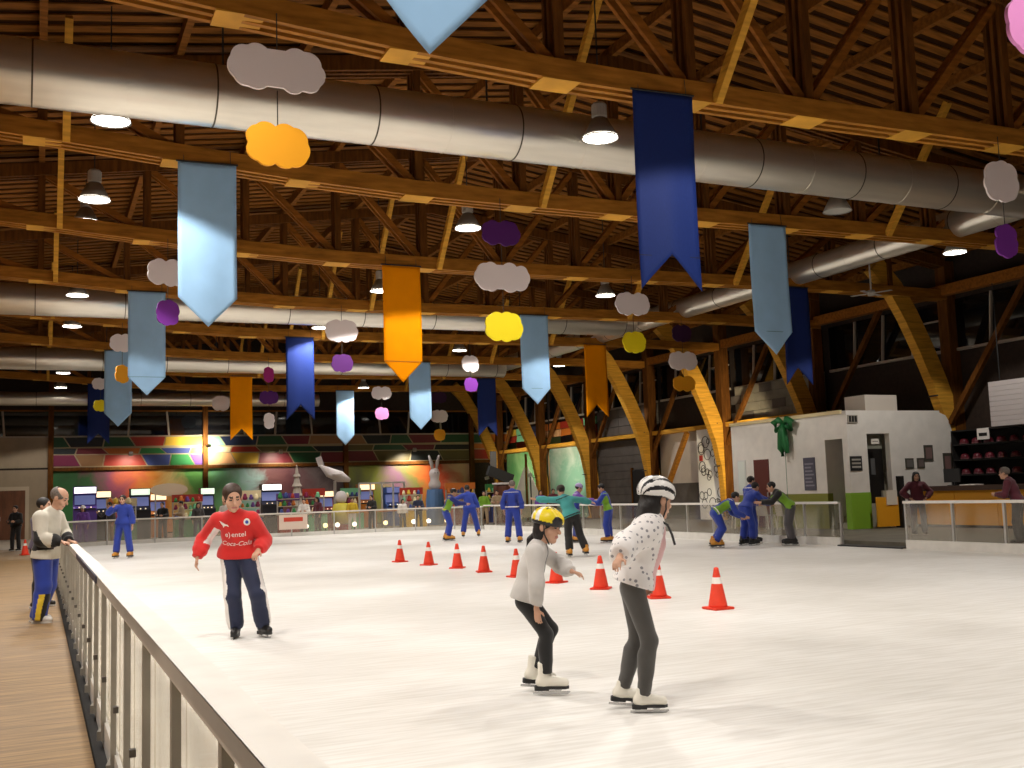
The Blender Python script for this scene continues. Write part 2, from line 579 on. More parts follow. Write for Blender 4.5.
# ---- mural below
def mural_material(name, stops, seed, dark=1.0):
    m = mat(name, (.5, .3, .1), .55)
    nt = m.node_tree
    b = nt.nodes['Principled BSDF']
    tc = nt.nodes.new('ShaderNodeTexCoord')
    mp = nt.nodes.new('ShaderNodeMapping')
    mp.inputs['Location'].default_value = (seed * 3.1, 0, seed)
    n = nt.nodes.new('ShaderNodeTexNoise')
    n.inputs['Scale'].default_value = .55
    n.inputs['Detail'].default_value = 6
    n.inputs['Roughness'].default_value = .6
    n.inputs['Distortion'].default_value = .8
    nt.links.new(tc.outputs['Object'], mp.inputs['Vector'])
    nt.links.new(mp.outputs['Vector'], n.inputs['Vector'])
    sx = nt.nodes.new('ShaderNodeSeparateXYZ')
    nt.links.new(tc.outputs['Generated'], sx.inputs['Vector'])
    ad = nt.nodes.new('ShaderNodeMath')
    ad.operation = 'MULTIPLY_ADD'
    nt.links.new(n.outputs['Fac'], ad.inputs[0])
    ad.inputs[1].default_value = .55
    nt.links.new(sx.outputs['X'], ad.inputs[2])
    sb = nt.nodes.new('ShaderNodeMath')
    sb.operation = 'MULTIPLY_ADD'
    nt.links.new(sx.outputs['Z'], sb.inputs[0])
    sb.inputs[1].default_value = .18
    nt.links.new(ad.outputs[0], sb.inputs[2])
    s2 = nt.nodes.new('ShaderNodeMath')
    s2.operation = 'SUBTRACT'
    nt.links.new(sb.outputs[0], s2.inputs[0])
    s2.inputs[1].default_value = .36
    r = nt.nodes.new('ShaderNodeValToRGB')
    el = r.color_ramp.elements
    el[0].position, el[0].color = stops[0][0], (*[c * dark for c in stops[0][1]], 1)
    el[1].position, el[1].color = stops[-1][0], (*[c * dark for c in stops[-1][1]], 1)
    for p, c in stops[1:-1]:
        e = el.new(p)
        e.color = (*[k * dark for k in c], 1)
    nt.links.new(s2.outputs[0], r.inputs['Fac'])
    nt.links.new(r.outputs['Color'], b.inputs['Base Color'])
    return m


mu = [mural_material('mural_green_orange', [(0, (.03, .16, .04)), (.22, (.03, .10, .03)), (.38, (.22, .05, .10)), (.55, (.50, .10, .04)), (.7, (.55, .2, .03)), (.85, (.65, .5, .2)), (1, (.12, .35, .08))], 1),
      mural_material('mural_sky_tree', [(0, (.16, .42, .08)), (.2, (.18, .45, .25)), (.38, (.35, .52, .52)), (.5, (.18, .07, .07)), (.68, (.10, .03, .04)), (.85, (.14, .10, .10)), (1, (.05, .03, .03))], 2),
      mural_material('mural_letters', [(0, (.05, .04, .05)), (.2, (.22, .24, .03)), (.38, (.25, .12, .20)), (.52, (.20, .2, .05)), (.66, (.55, .14, .03)), (.82, (.5, .06, .02)), (1, (.6, .4, .25))], 3),
      mural_material('mural_dragon', [(0, (.7, .62, .5)), (.25, (.7, .38, .05)), (.42, (.65, .5, .2)), (.6, (.2, .4, .12)), (.8, (.05, .22, .06)), (1, (.05, .3, .2))], 4)]
for k, (a, b) in enumerate(bays[1:4]):
    bb = YB - .06
    MB().box((a, bb, 0.05), (b, YB - .01, 3.5)).build('mural_board', mu[k], wall_back)
for x in (.585, 8.56, 16.64, 24.7):
    p = MB().box((x - .13, YB - .32, 0), (x + .13, YB - .02, 8.4))
    struct(f'trim_{int(x) + 2}', p, wood_dark)

# door in the cream panel, far left
dr = struct('door_1', MB().box((-2.95, YB - .1, .0), (-.62, YB - .055, 2.55)), mat('door_wood', (.16, .06, .025), .5, noise=.3, nscale=2, stretch=(4, 4, .5)))
for lo, hi in (((-3.1, YB - .13, 0), (-2.95, YB - .05, 2.75)), ((-.62, YB - .13, 0), (-.44, YB - .05, 2.75)), ((-2.95, YB - .13, 2.55), (-.62, YB - .05, 2.75))):
    MB().box(lo, hi).build('door_frame', mat('door_frame_cream', (.50, .40, .28), .6), dr)
for x in (-2.8, -2.25, -1.65, -1.15):
    for z in (.2, 1.0, 1.75):
        MB().box((x, YB - .115, z), (x + .42, YB - .1, z + .6)).build('door_panel', MATS['door_wood'], dr)
MB().box((-1.83, YB - .14, 1.0), (-1.79, YB - .1, 1.2)).build('door_handle', alum, dr)

# ------------------------------------------------------------------ right wall bays
CY = [13.0, 19.05, 25.1, 31.15, 37.1, 43.0, 49.05, 55.1, 61.2]
GREYBLOCK = mat('concrete_block', (.20, .18, .14), .8, noise=.3, nscale=1.3)
GREYDARK = mat('shed_boards', (.10, .085, .075), .8, noise=.25, nscale=2)
for i in range(len(CY) - 1):
    a, b = CY[i] + .2, CY[i + 1] - .2
    nwin += 1
    w = struct(f'window_{nwin}', MB().box((XR - .06, a, 5.75), (XR - .02, b, 7.35)), GLASS)
    MB().box((XR - .14, a, 5.66), (XR - .02, b, 5.75)).build('window_sill', MULL, w)
    for k in (1, 2, 3):
        yy = a + (b - a) * k / 4
        MB().bar((XR - .1, yy + .1, 5.75), (XR - .1, yy - .06, 7.35), .06, .09, up=(1, 0, 0)).build('mullion', MULL, w)
    MB().box((XR - .10, a, 6.72), (XR - .05, a + (b - a) / 4, 6.78)).build('transom', MULL, w)
struct('trim_30', MB().box((26.45, -9, 7.42), (26.75, YB, 7.75)), wood)        # eaves beam
struct('trim_31', MB().box((26.5, 31.2, 4.05), (XR, YB - .3, 4.24)), wood_lit)   # ledge

# concrete blocks between the fourth and third columns
for r in range(4):
    for c in range(7):
        y0 = 31.35 + c * .82 - (.41 if r % 2 else 0)
        y1 = min(y0 + .80, 36.95)
        y0 = max(y0, 31.35)
        if y1 - y0 > .15:
            d = rnd.uniform(0, .02)
            MB().box((26.9 - d, y0, 4.26 + r * .36), (XR, y1, 4.26 + r * .36 + .345)).build('block', GREYBLOCK if (r * 7 + c) % 5 else GREYDARK, wall_right)
# bay 37-43: pale sheet wall, framed with a leaning timber; circle-pattern banner beside it
SHEET = mat('pale_sheet', (.55, .47, .40), .7, noise=.08, nscale=2)
MB().box((26.95, 37.3, .13), (XR, 42.85, 4.05)).build('pale_sheet', SHEET, wall_right)
MB().box((26.7, 37.3, .13), (26.95, 42.85, 1.75)).build('dark_counter', GREYDARK, wall_right)
# bay 43-49: grey shed with doorway
for r in range(10):
    MB().box((26.9, 43.2, .13 + r * .39), (XR, 48.9, .13 + r * .39 + .375)).build('shed_board', GREYDARK, wall_right)
nd = struct('door_2', MB().box((26.82, 43.45, .13), (26.9, 45.3, 2.5)), dark_paint)
MB().box((26.78, 45.3, .13), (26.9, 45.42, 2.6)).build('door_frame', wood_dark, nd)
for r in range(3):
    for c in range(5):
        MB().box((26.92, 43.25 + c * 1.13, 4.3 + r * .45), (XR, 43.25 + c * 1.13 + 1.1, 4.3 + r * .45 + .43)).build('upper_board', GREYDARK, wall_right)
# bays 49-61: bright murals, and small coloured panels above
mural_r = [mural_material('mural_side_mint', [(0, (.2, .40, .28)), (.3, (.78, .78, .72)), (.6, (.82, .80, .76)), (.8, (.75, .52, .06)), (1, (.8, .6, .06))], 6),
           mural_material('mural_side_green', [(0, (.1, .30, .1)), (.3, (.36, .55, .26)), (.6, (.75, .70, .6)), (.85, (.75, .40, .1)), (1, (.7, .5, .2))], 9)]
cols_side = ['red', 'orange', 'navy', 'mint', 'yellow', 'red', 'dgreen', 'orange', 'peach', 'blue', 'mint', 'red']
for k, (a, b) in enumerate(((49.25, 54.9), (55.3, 61.0))):
    MB().box((27.0, a, .13), (XR, b, 4.0)).build('mural_board', mural_r[k], wall_right)
    for r in range(3):
        for c in range(4):
            y0 = a + (b - a) * c / 4 + .03
            MB().prism([(y0 + (.1 if r % 2 else 0), 4.27 + r * .42), (y0 + (b - a) / 4 - .06, 4.27 + r * .42), (y0 + (b - a) / 4 - .06 - (.1 if r % 2 else 0), 4.27 + r * .42 + .38), (y0, 4.27 + r * .42 + .38)], 'x', 27.05, XR).build(
                'panel', MATS['panel_' + cols_side[(r * 5 + c + k * 3) % 12]], wall_right)

# ------------------------------------------------------------------ timber columns with curved braces
arch_pts = [(26.6, .13), (26.62, 1.0), (26.55, 2.3), (26.3, 3.5), (25.9, 4.6), (25.4, 5.7), (24.85, 6.75), (24.3, 7.6), (23.55, 8.35)]
colnames = ['at the right edge, behind the red helmet racks', 'behind the white booth, dark, partly hidden by the navy banner', 'right of the circle-patterned panel, brightly lit',
            'between the grey shed and the pale sheet', 'left of the grey shed', 'between the two bright side murals', 'farthest, in the back right corner']
ci = 0
for yy in CY[2:]:
    root = thing('timber_column', f'curved timber column {colnames[ci]}', 'column', (26.6, yy, .13), group='curved timber columns along the right wall')
    ci += 1
    dx = .4 if yy < 26 else 0.0      # the nearest column stands closer to the wall
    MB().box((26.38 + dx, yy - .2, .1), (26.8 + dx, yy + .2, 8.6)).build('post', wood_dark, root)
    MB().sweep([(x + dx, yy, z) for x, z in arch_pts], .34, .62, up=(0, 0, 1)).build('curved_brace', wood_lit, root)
    MB().bar((26.55, yy - .2, 3.3), (26.55, yy - 3.5, 7.45), .16, .16).build('wall_strut', wood_dark, root)
    for z in (4.2, 2.4):
        MB().tube([(26.1, yy - .19, z), (26.1, yy + .19, z)], .025, 6).build('bolt', black_metal, root)
    worldparts(root)
lean = MB().bar((26.15, 39.3, 3.95), (26.15, 42.1, .25), .18, .2).build('leaning_timber', wood_chord, None)
tag(lean, 'brown timber leaning in front of the pale sheet left of the circle panel', 'timber')

# ------------------------------------------------------------------ ducts
duct_cache = {}


def make_duct(name, p, q, r, label, step=1.25, saddle=True):
    p, q = Vector(p), Vector(q)
    L = (q - p).length
    ang = math.atan2((q - p).y, (q - p).x)
    root = thing(name, label, 'duct', p, ang, 'galvanised air ducts under the roof')
    n = int(L / step)
    for i in range(n + 1):
        a, b = i * step, min((i + 1) * step, L)
        if b - a < .1:
            continue
        MB().tube([(a, 0, 0), (b, 0, 0)], r, 36, cap=False).build('duct_section', steel_duct, root, smooth=False)
        s = root.children[-1]
        for f in s.data.polygons:
            f.use_smooth = len(f.vertices) == 4
        MB().tube([(b - .012, 0, 0), (b + .012, 0, 0)], r + .007, 36).build('duct_seam', seam_mat if i % 2 == 0 else steel_duct, root)
    x = 2.0
    while x < L and saddle:
        rr = r + .02
        MB().bar((x, 0, r), (x, 0, r + 1.0), .025, .025).build('hanger', black_metal, root)
        x += 4.4
    return root


make_duct('air_duct', (XL + .1, 15.8, 7.70), (20.3, 16.1, 7.95), .47, 'big silver air duct nearest the camera, across the top of the photo')
make_duct('air_duct', (XL + .1, 33.9, 7.74), (20.3, 33.9, 7.74), .47, 'silver air duct crossing the hall second from the camera')
make_duct('air_duct', (XL + .1, 46.0, 7.55), (20.3, 46.0, 7.5), .45, 'silver air duct crossing the hall third from the camera')
make_duct('air_duct', (XL + .1, 58.2, 7.1), (14.3, 58.2, 7.1), .35, 'farthest silver air duct, just in front of the back wall windows')
make_duct('air_duct', (20.75, 10.0, 7.85), (20.75, 47.0, 7.85), .36, 'silver air duct running lengthwise along the right side of the hall')

# ------------------------------------------------------------------ rink barriers
def acrylic(name, tint, milky, rough=.15, refl=.5):
    m = bpy.data.materials.new(name)
    m.use_nodes = True
    nt = m.node_tree
    nt.nodes.remove(nt.nodes['Principled BSDF'])
    out = nt.nodes['Material Output']
    tr = nt.nodes.new('ShaderNodeBsdfTransparent')
    tr.inputs['Color'].default_value = (*tint, 1)
    df = nt.nodes.new('ShaderNodeBsdfPrincipled')
    df.inputs['Base Color'].default_value = (.72, .68, .60, 1)
    df.inputs['Roughness'].default_value = rough
    fr = nt.nodes.new('ShaderNodeFresnel')
    fr.inputs['IOR'].default_value = 1.45
    tc = nt.nodes.new('ShaderNodeTexCoord')
    mp = nt.nodes.new('ShaderNodeMapping')
    mp.inputs['Scale'].default_value = (3, 3, .25)
    n = nt.nodes.new('ShaderNodeTexNoise')
    n.inputs['Scale'].default_value = 2.0
    n.inputs['Detail'].default_value = 6
    nt.links.new(tc.outputs['Object'], mp.inputs['Vector'])
    nt.links.new(mp.outputs['Vector'], n.inputs['Vector'])
    mr = nt.nodes.new('ShaderNodeMapRange')
    mr.inputs['From Min'].default_value, mr.inputs['From Max'].default_value = .3, .7
    mr.inputs['To Min'].default_value, mr.inputs['To Max'].default_value = milky * .7, min(1, milky * 1.3)
    nt.links.new(n.outputs['Fac'], mr.inputs['Value'])
    tl = nt.nodes.new('ShaderNodeBsdfTranslucent')
    tl.inputs['Color'].default_value = (.92, .88, .80, 1)
    m0 = nt.nodes.new('ShaderNodeMixShader')
    m0.inputs['Fac'].default_value = .72
    nt.links.new(df.outputs['BSDF'], m0.inputs[1])
    nt.links.new(tl.outputs['BSDF'], m0.inputs[2])
    mx = nt.nodes.new('ShaderNodeMixShader')
    nt.links.new(mr.outputs['Result'], mx.inputs['Fac'])
    nt.links.new(tr.outputs['BSDF'], mx.inputs[1])
    nt.links.new(m0.outputs['Shader'], mx.inputs[2])
    gl = nt.nodes.new('ShaderNodeBsdfGlossy')
    gl.inputs['Roughness'].default_value = .08
    m2 = nt.nodes.new('ShaderNodeMixShader')
    fm = nt.nodes.new('ShaderNodeMath')
    fm.operation = 'MULTIPLY'
    fm.inputs[1].default_value = refl
    nt.links.new(fr.outputs['Fac'], fm.inputs[0])
    nt.links.new(fm.outputs[0], m2.inputs['Fac'])
    nt.links.new(mx.outputs['Shader'], m2.inputs[1])
    nt.links.new(gl.outputs['BSDF'], m2.inputs[2])
    nt.links.new(m2.outputs['Shader'], out.inputs['Surface'])
    MATS[name] = m
    return m


ACR_NEAR = acrylic('acrylic_scuffed', (.95, .93, .88), .22, refl=.12)
ACR_FAR = acrylic('acrylic_hazy', (.94, .91, .86), .16, refl=.35)
ACR_CLEAR = acrylic('acrylic_clear', (.96, .94, .90), .07, refl=.25)


post_dark = mat('clamp_grey', (.12, .11, .10), .5, metal=.3)


def barrier(label, path, step, acr, kick_h=.2, h=1.07, name='rink_barrier', detail=False, inside=1, rail_w=.1):
    """path: list of (x,y); the barrier follows it. Posts every `step` metres"""
    pts = [Vector((x, y, 0)) for x, y in path]
    root = thing(name, label, 'barrier', pts[0])
    MB().sweep([p + Vector((0, 0, h - .03)) for p in pts], rail_w, .06).build('top_rail', rail_white, root)
    MB().sweep([p + Vector((0, 0, kick_h / 2)) for p in pts], .06, kick_h).build('kickboard', kick_white, root)
    acc, last = 0.0, pts[0]
    stations = [(pts[0], (pts[1] - pts[0]).normalized())]
    for a, b in zip(pts, pts[1:]):
        d = (b - a)
        L = d.length
        d.normalize()
        t = step - acc
        while t <= L + 1e-6:
            stations.append((a + d * t, d.copy()))
            t += step
        acc = (acc + L) % step
    for i, (p, d) in enumerate(stations):
        s = Vector((-d.y, d.x, 0)) * inside
        MB().bar(p + Vector((0, 0, .0)) - s * .035, p + Vector((0, 0, h - .05)) - s * .035, .03 if detail else .06, .05, up=tuple(d)).build('post', post_grey if detail else alum, root)
        if detail:
            MB().bar(p + Vector((0, 0, .55)) - s * .075, p + Vector((0, 0, .55)) - s * .10, .035, .03).build('clamp', post_dark, root)
            MB().bar(p + Vector((0, 0, .03)) - s * .05, p + Vector((0, 0, .03)) - s * .01 + d * .25, .05, .06).build('foot_bracket', post_grey, root)
    for (p, d), (q, e) in zip(stations, stations[1:]):
        u = (q - p).normalized()
        MB().bar(p + u * .04 + Vector((0, 0, (kick_h + h - .06) / 2)), q - u * .04 + Vector((0, 0, (kick_h + h - .06) / 2)), .012, h - .06 - kick_h).build('panel', acr, root)
    worldparts(root)
    return root


def arc(cx, cy, r, a0, a1, n=7):
    return [(cx + r * math.cos(math.radians(a0 + (a1 - a0) * k / n)), cy + r * math.sin(math.radians(a0 + (a1 - a0) * k / n))) for k in range(n + 1)]


bl = barrier('long scuffed acrylic rink barrier on the left with pale top rail', [(.45, .6), (.45, 43.3)], 1.02, ACR_NEAR, .12, 1.05, detail=True, inside=-1, rail_w=.11)
pad = MB().box((.385, 8.3, 1.0), (.40, 12.6, 1.05)).build('rail_pad', mat('rail_pad_blue', (.03, .035, .07), .5), bl)
pad.matrix_parent_inverse = Matrix.Translation(-bl.location)
pad2 = MB().box((.395, .6, 1.0), (.398, 43.3, 1.05)).build('rail_edge', mat('rail_edge_cream', (.82, .77, .69), .5), bl)
pad2.matrix_parent_inverse = Matrix.Translation(-bl.location)
bf = barrier('clear rink barrier across the far end of the ice', arc(3.45, 43.5, 3, 180, 90) + arc(15.0, 43.5, 3, 90, 0), 1.9, ACR_FAR, .16, 1.03, inside=1)
br1 = barrier('clear rink barrier on the right, left of the gate opening', [(18.0, 20.55), (18.0, 43.3)], 1.35, ACR_CLEAR, .2, 1.08, inside=1)
br2 = barrier('clear rink barrier on the right, right of the gate opening', [(18.0, 18.4), (18.0, 4.0)], 1.35, ACR_CLEAR, .2, 1.08, inside=-1)
# advert on the far barrier
sg = thing('sign_board', 'small white sign with a red band on the far rink barrier', 'sign', (10.2, 46.36, .62))
MB().box((-.62, -.03, -.32), (.62, 0, .32)).build('board', mat('sign_white', (.75, .6, .5), .5), sg)
MB().box((-.42, -.036, .02), (.42, -.03, .2)).build('red_band', mat('sign_red', (.6, .06, .03), .5), sg)
# gate ramp
gr = thing('gate_ramp', 'dark grey ramp from the ice through the gate opening', 'ramp', (18.05, 19.5, 0))
MB().prism([(-.15, .004), (1.2, .13), (1.2, .131), (-.15, .03)], 'y', -1.05, 1.05).build('ramp_plate', mat('ramp_grey', (.06, .055, .045), .7, noise=.2), gr)
MB().prism([(-.18, 0), (-.13, 0), (-.13, .035), (-.18, .03)], 'y', -1.05, 1.05).build('ramp_lip', black_metal, gr)

# ------------------------------------------------------------------ traffic cones
cone_red = mat('cone_red', (.80, .055, .022), .45, noise=.1, nscale=6)
cone_white = mat('cone_white', (.85, .8, .75), .45)


def make_cone(label):
    r = thing('traffic_cone', label, 'cone', group='orange traffic cones')
    b = MB().box((-.155, -.155, 0), (.155, .155, .03)).build('base', cone_red, r)
    bevel(b, .012)
    MB().lathe([(.0, .03), (.122, .03), (.117, .06), (.068, .32)], 20).build('body', cone_red, r, smooth=True)
    MB().lathe([(.068, .32), (.052, .40)], 20).build('white_band', cone_white, r, smooth=True)
    MB().lathe([(.052, .40), (.034, .49), (.03, .515), (.018, .525), (0, .525)], 20).build('tip', cone_red, r, smooth=True)
    return r


CONES = [(7.93, 24.44, 'farthest of the orange cones in the diagonal row on the ice'), (8.05, 22.72, 'orange cone second from the far end of the row'),
         (8.16, 21.22, 'orange cone third from the far end of the row'), (8.15, 19.72, 'orange cone fourth from the far end of the row'),
         (8.12, 18.07, 'orange cone just left of the girl in the yellow helmet'), (8.11, 16.4, 'orange cone mostly hidden behind the girl in the grey jacket'), (8.12, 14.84, 'orange cone between the girl and the woman'),
         (8.06, 13.04, 'orange cone hidden behind the waist of the woman in the white helmet'), (7.9, 11.37, 'nearest orange cone, standing alone right of the woman')]
c0 = make_cone('')
for i, (x, y, lab) in enumerate(CONES):
    c = c0 if i == 0 else dup(c0, (x, y, 0))
    c.location = (x, y, 0)
    c.rotation_euler.z = .2 + i * .37
    c['label'] = lab
c = dup(c0, (-.39, 40.1, 0), .3, 'small orange cone on the left deck, left of the man in white')

# ------------------------------------------------------------------ high-bay lamps
lamp_body = mat('lamp_housing', (.42, .40, .36), .5, metal=.3)
lamp_refl = mat('lamp_reflector', (.30, .28, .25), .45, metal=.4)
lamp_glow = mat('lamp_glow', (1, .93, .82), emit=14)
lamp_off = mat('lamp_unlit_glass', (.45, .43, .38), .3)
spot = bpy.data.lights.new('high_bay_beam', 'SPOT')
spot.energy = LAMP_POWER
spot.color = LAMP_COLOR
spot.spot_size = math.radians(LAMP_ANGLE)
spot.spot_blend = .12
spot.shadow_soft_size = .18


def make_lamp(label):
    r = thing('high_bay_lamp', label, 'lamp', group='high bay lamps')
    MB().lathe([(0, .62), (.10, .62), (.13, .58), (.13, .38), (.10, .36), (0, .36)], 16).build('housing', lamp_body, r)
    MB().lathe([(.09, .37), (.14, .33), (.22, .18), (.315, .0), (.30, .0), (.2, .17), (.12, .32), (.09, .34)], 24).build('reflector', lamp_refl, r, smooth=True)
    MB().lathe([(0, .015), (.30, .015), (.30, .03), (0, .03)], 24).build('lens', lamp_glow, r)
    return r


def add_spot(parent, z=-.03):
    l = bpy.data.objects.new('beam', spot)
    COL.objects.link(l)
    l.parent = parent
    l.location = (0, 0, z)
    return l


LAMPS = [(.98, 17.3, 7.62, 'lamp under the near duct at the top left of the photo'), (8.55, 15.0, 7.42, 'lamp hanging in front of the near duct, left of the big navy banner'),
         (.95, 22.0, 7.62, 'lamp with visible hood left of the big light blue banner'), (8.95, 22.0, 7.63, 'lamp beside the purple cloud at the photo centre top'),
         (22.6, 20.6, 7.62, 'bright lamp at the upper right near the small purple cloud'),
         (.95, 32.0, 7.55, 'lamp in front of the second duct at the left'), (.95, 37.3, 7.5, 'lamp just below the second duct at the left'),
         (9.0, 36.2, 7.55, 'lamp left of the white cloud beside the navy banner'), (15.9, 40.4, 7.5, 'lamp above the small white cloud, right of the orange yellow banner'),
         (22.8, 44.9, 7.55, 'lamp above the curved columns, left of the dark orange banner'),
         (.95, 50.5, 7.5, 'upper of the two far lamps at the left edge'), (.95, 56.2, 7.45, 'lower of the two far lamps at the left edge'),
         (15.8, 54.3, 7.4, 'far lamp left of the small white cloud'), (8.9, 51.0, 7.45, 'far lamp left of the yellow swallowtail banner'),
         (.95, 26.3, 8.25, 'lamp behind the fourth truss at the left'), (9.9, 44.4, 7.5, 'lamp hidden behind the navy mid hall banner'),
         (9.0, 29.0, 7.5, 'lamp hidden at the left edge of the orange yellow banner'), (15.9, 28.0, 7.5, 'lamp behind the roof truss right of the yellow cloud'),
         (15.9, 35.2, 7.6, 'lamp just behind the second duct, behind the trusses'),
         (15.9, 47.0, 7.45, 'far lamp right of the light blue banner in mid hall')]
l0 = make_lamp('')
add_spot(l0)
for i, (x, y, z, lab) in enumerate(LAMPS):
    l = dup(l0, (x, y, z))
    l['label'] = lab
    MB().tube([(0, 0, .6), (0, 0, roof_z(x) - z + .2)], .012, 6).build('hanging_rod', black_metal, l)
# the lamp that is switched off
lo_ = dup(l0, (15.9, 17.6, 7.45), 0, 'unlit lamp below the near duct, right of the big navy banner')
for ch in list(lo_.children):
    if ch.type == 'LIGHT':
        bpy.data.objects.remove(ch)
    elif ch.name.startswith('lens'):
        ch.data = ch.data.copy()
        ch.data.materials[0] = lamp_off
# unseen lamps added out of view to light the near ice and both decks
for x, y in ((-3.0, 3.0), (-3.0, 9.0), (-3.0, 15.0), (-3.0, 21.0), (-3.0, 27.0), (.95, 10.5), (9.0, 9.5), (.95, 4.0), (9.0, 3.5), (15.9, 4.5), (9.0, -3), (22.6, 13.0), (22.6, 7.5)):
    l = dup(l0, (x, y, 7.9), 0, 'lamp added above the near ice and the side decks, out of view')
    MB().tube([(0, 0, .6), (0, 0, roof_z(x) - 7.7)], .012, 6).build('hanging_rod', black_metal, l)
for c_ in list(l0.children):
    bpy.data.objects.remove(c_)
bpy.data.objects.remove(l0)

# ------------------------------------------------------------------ banners
BAN = dict(lb=mat('banner_light_blue', (.34, .56, .82), .7, noise=.06, nscale=2, spec=.1), navy=mat('banner_navy', (.013, .030, .16), .6, noise=.2, nscale=60, stretch=(6, 1, .3), spec=.15),
           orange=mat('banner_orange', (.95, .31, .001), .7, noise=.05, nscale=2, spec=.05))
BCOL = {'lb': 'light blue', 'navy': 'navy', 'orange': 'orange'}
BW, BL = 1.0, 2.95


def banner_mesh(tail, seed):
    rn = random.Random(seed)
    nx, nz = 12, 30
    ph = rn.uniform(0, 6)
    cut = .52
    vs, fs = [], []
    for j in range(nz + 1):
        v = j / nz
        for i in range(nx + 1):
            u = i / nx
            x = (u - .5) * BW
            e = abs(u - .5) * 2
            if tail == 'point':
                L = BL - cut * e
            elif tail == 'swallow':
                L = BL - cut * (1 - e)
            z = -v * L
            amp = .05 * v
            yy = amp * math.sin(2.2 * u * math.pi + ph) * .5 + .04 * math.sin(3 * v + ph) * v
            vs.append((x, yy, z))
    for j in range(nz):
        for i in range(nx):
            a = j * (nx + 1) + i
            fs.append((a, a + 1, a + nx + 2, a + nx + 1))
    me = bpy.data.meshes.new('cloth')
    me.from_pydata(vs, [], fs)
    bm = bmesh.new()
    bm.from_mesh(me)
    bmesh.ops.solidify(bm, geom=bm.faces, thickness=.006)
    bm.to_mesh(me)
    bm.free()
    return me


def make_banner(x, k, col, tail, label, ztop=None, rz=0, seam=False, seed=1):
    z = (chord_z(x) + .03) if ztop is None else ztop
    y = TY[k] - .255
    x = x * y / TY[k]
    r = thing('banner', label, 'banner', (x, y, z), rz, 'cloth banners hanging from the trusses')
    link('cloth', banner_mesh(tail, seed), BAN[col], r, smooth=True)
    MB().tube([(-BW / 2 - .03, 0, 0), (BW / 2 + .03, 0, 0)], .018, 8).build('rod', black_metal, r)
    for sx in (-.4, .4):
        MB().tube([(sx, 0, .0), (sx, .03, .25)], .006, 5).build('tie', cord_mat, r)
    zs = -(BL - .52) + (.0 if tail == 'point' else -.02)
    if seam:
        sm_ = MB()
        ph = random.Random(seed).uniform(0, 6)
        fy = lambda u, v: .025 * v * math.sin(2.2 * u * math.pi + ph) + .04 * math.sin(3 * v + ph) * v
        sm_.sweep([((u - .5) * BW, fy(u, .82) - .006, zs) for u in [i / 10 for i in range(11)]], .014, .014)
        sm_.build('seam', mat('banner_seam_' + col, {'lb': (.12, .24, .33), 'navy': (.008, .01, .05), 'orange': (.4, .13, .01)}[col], .6), r)
    return r


BANNERS = [(2.55, 0, 'lb', 'point', 'light blue banner nearest the camera, only its tip showing at the top edge'),
           (8.45, 1, 'navy', 'swallow', 'big navy swallowtail banner right of centre, nearest navy one'),
           (20.8, 1, 'orange', 'point', 'x'),
           (2.7, 2, 'lb', 'point', 'big light blue pointed banner at the left, brightly lit below'),
           (15.05, 2, 'lb', 'point', 'light blue pointed banner at the right, in front of a navy one'),
           (8.32, 3, 'orange', 'point', 'orange pointed banner in mid hall, turning yellow where lit'),
           (20.75, 3, 'navy', 'swallow', 'navy banner half hidden behind the right light blue banner'),
           (2.75, 4, 'lb', 'point', 'light blue pointed banner, second of the row along the left'),
           (14.9, 4, 'lb', 'point', 'light blue pointed banner right of the yellow cloud, mid hall'),
           (8.48, 5, 'navy', 'swallow', 'navy swallowtail banner in mid hall, pale blue where lit'),
           (20.5, 5, 'orange', 'swallow', 'dark orange swallowtail banner in front of the curved columns'),
           (2.77, 6, 'lb', 'point', 'light blue pointed banner, third of the row along the left'),
           (15.1, 6, 'lb', 'point', 'light blue banner partly behind the tip of the orange one'),
           (8.5, 7, 'orange', 'swallow', 'orange swallowtail banner at the far left, yellow below'),
           (20.8, 7, 'navy', 'swallow', 'dark navy banner against the far curved columns'),
           (15.05, 8, 'lb', 'point', 'farthest light blue banner, small and brightly lit'),
           (2.65, 8, 'navy', 'swallow', 'farthest navy banner, behind the left row of light blue ones')]
for i, (x, k, c, t, lab) in enumerate(BANNERS):
    if lab == 'x':
        continue
    make_banner(x, k, c, t, lab, seam=(k, c) in ((1, 'navy'), (2, 'lb'), (3, 'orange'), (4, 'lb')) and x != 2.7, seed=i, rz=random.Random(i).uniform(-.06, .06))

# ------------------------------------------------------------------ cardboard clouds on strings
CLC = dict(white=mat('cloud_white', (.88, .79, .79), .7), orange=mat('cloud_orange', (.85, .36, .01), .7), yellow=mat('cloud_yellow', (.95, .76, .005), .7),
           purple=mat('cloud_purple', (.085, .008, .14), .7), violet=mat('cloud_violet', (.20, .03, .34), .7), pink=mat('cloud_pink', (.70, .25, .55), .7), magenta=mat('cloud_magenta', (.42, .02, .20), .7),
           dark=mat('cloud_dark_purple', (.035, .004, .04), .7))


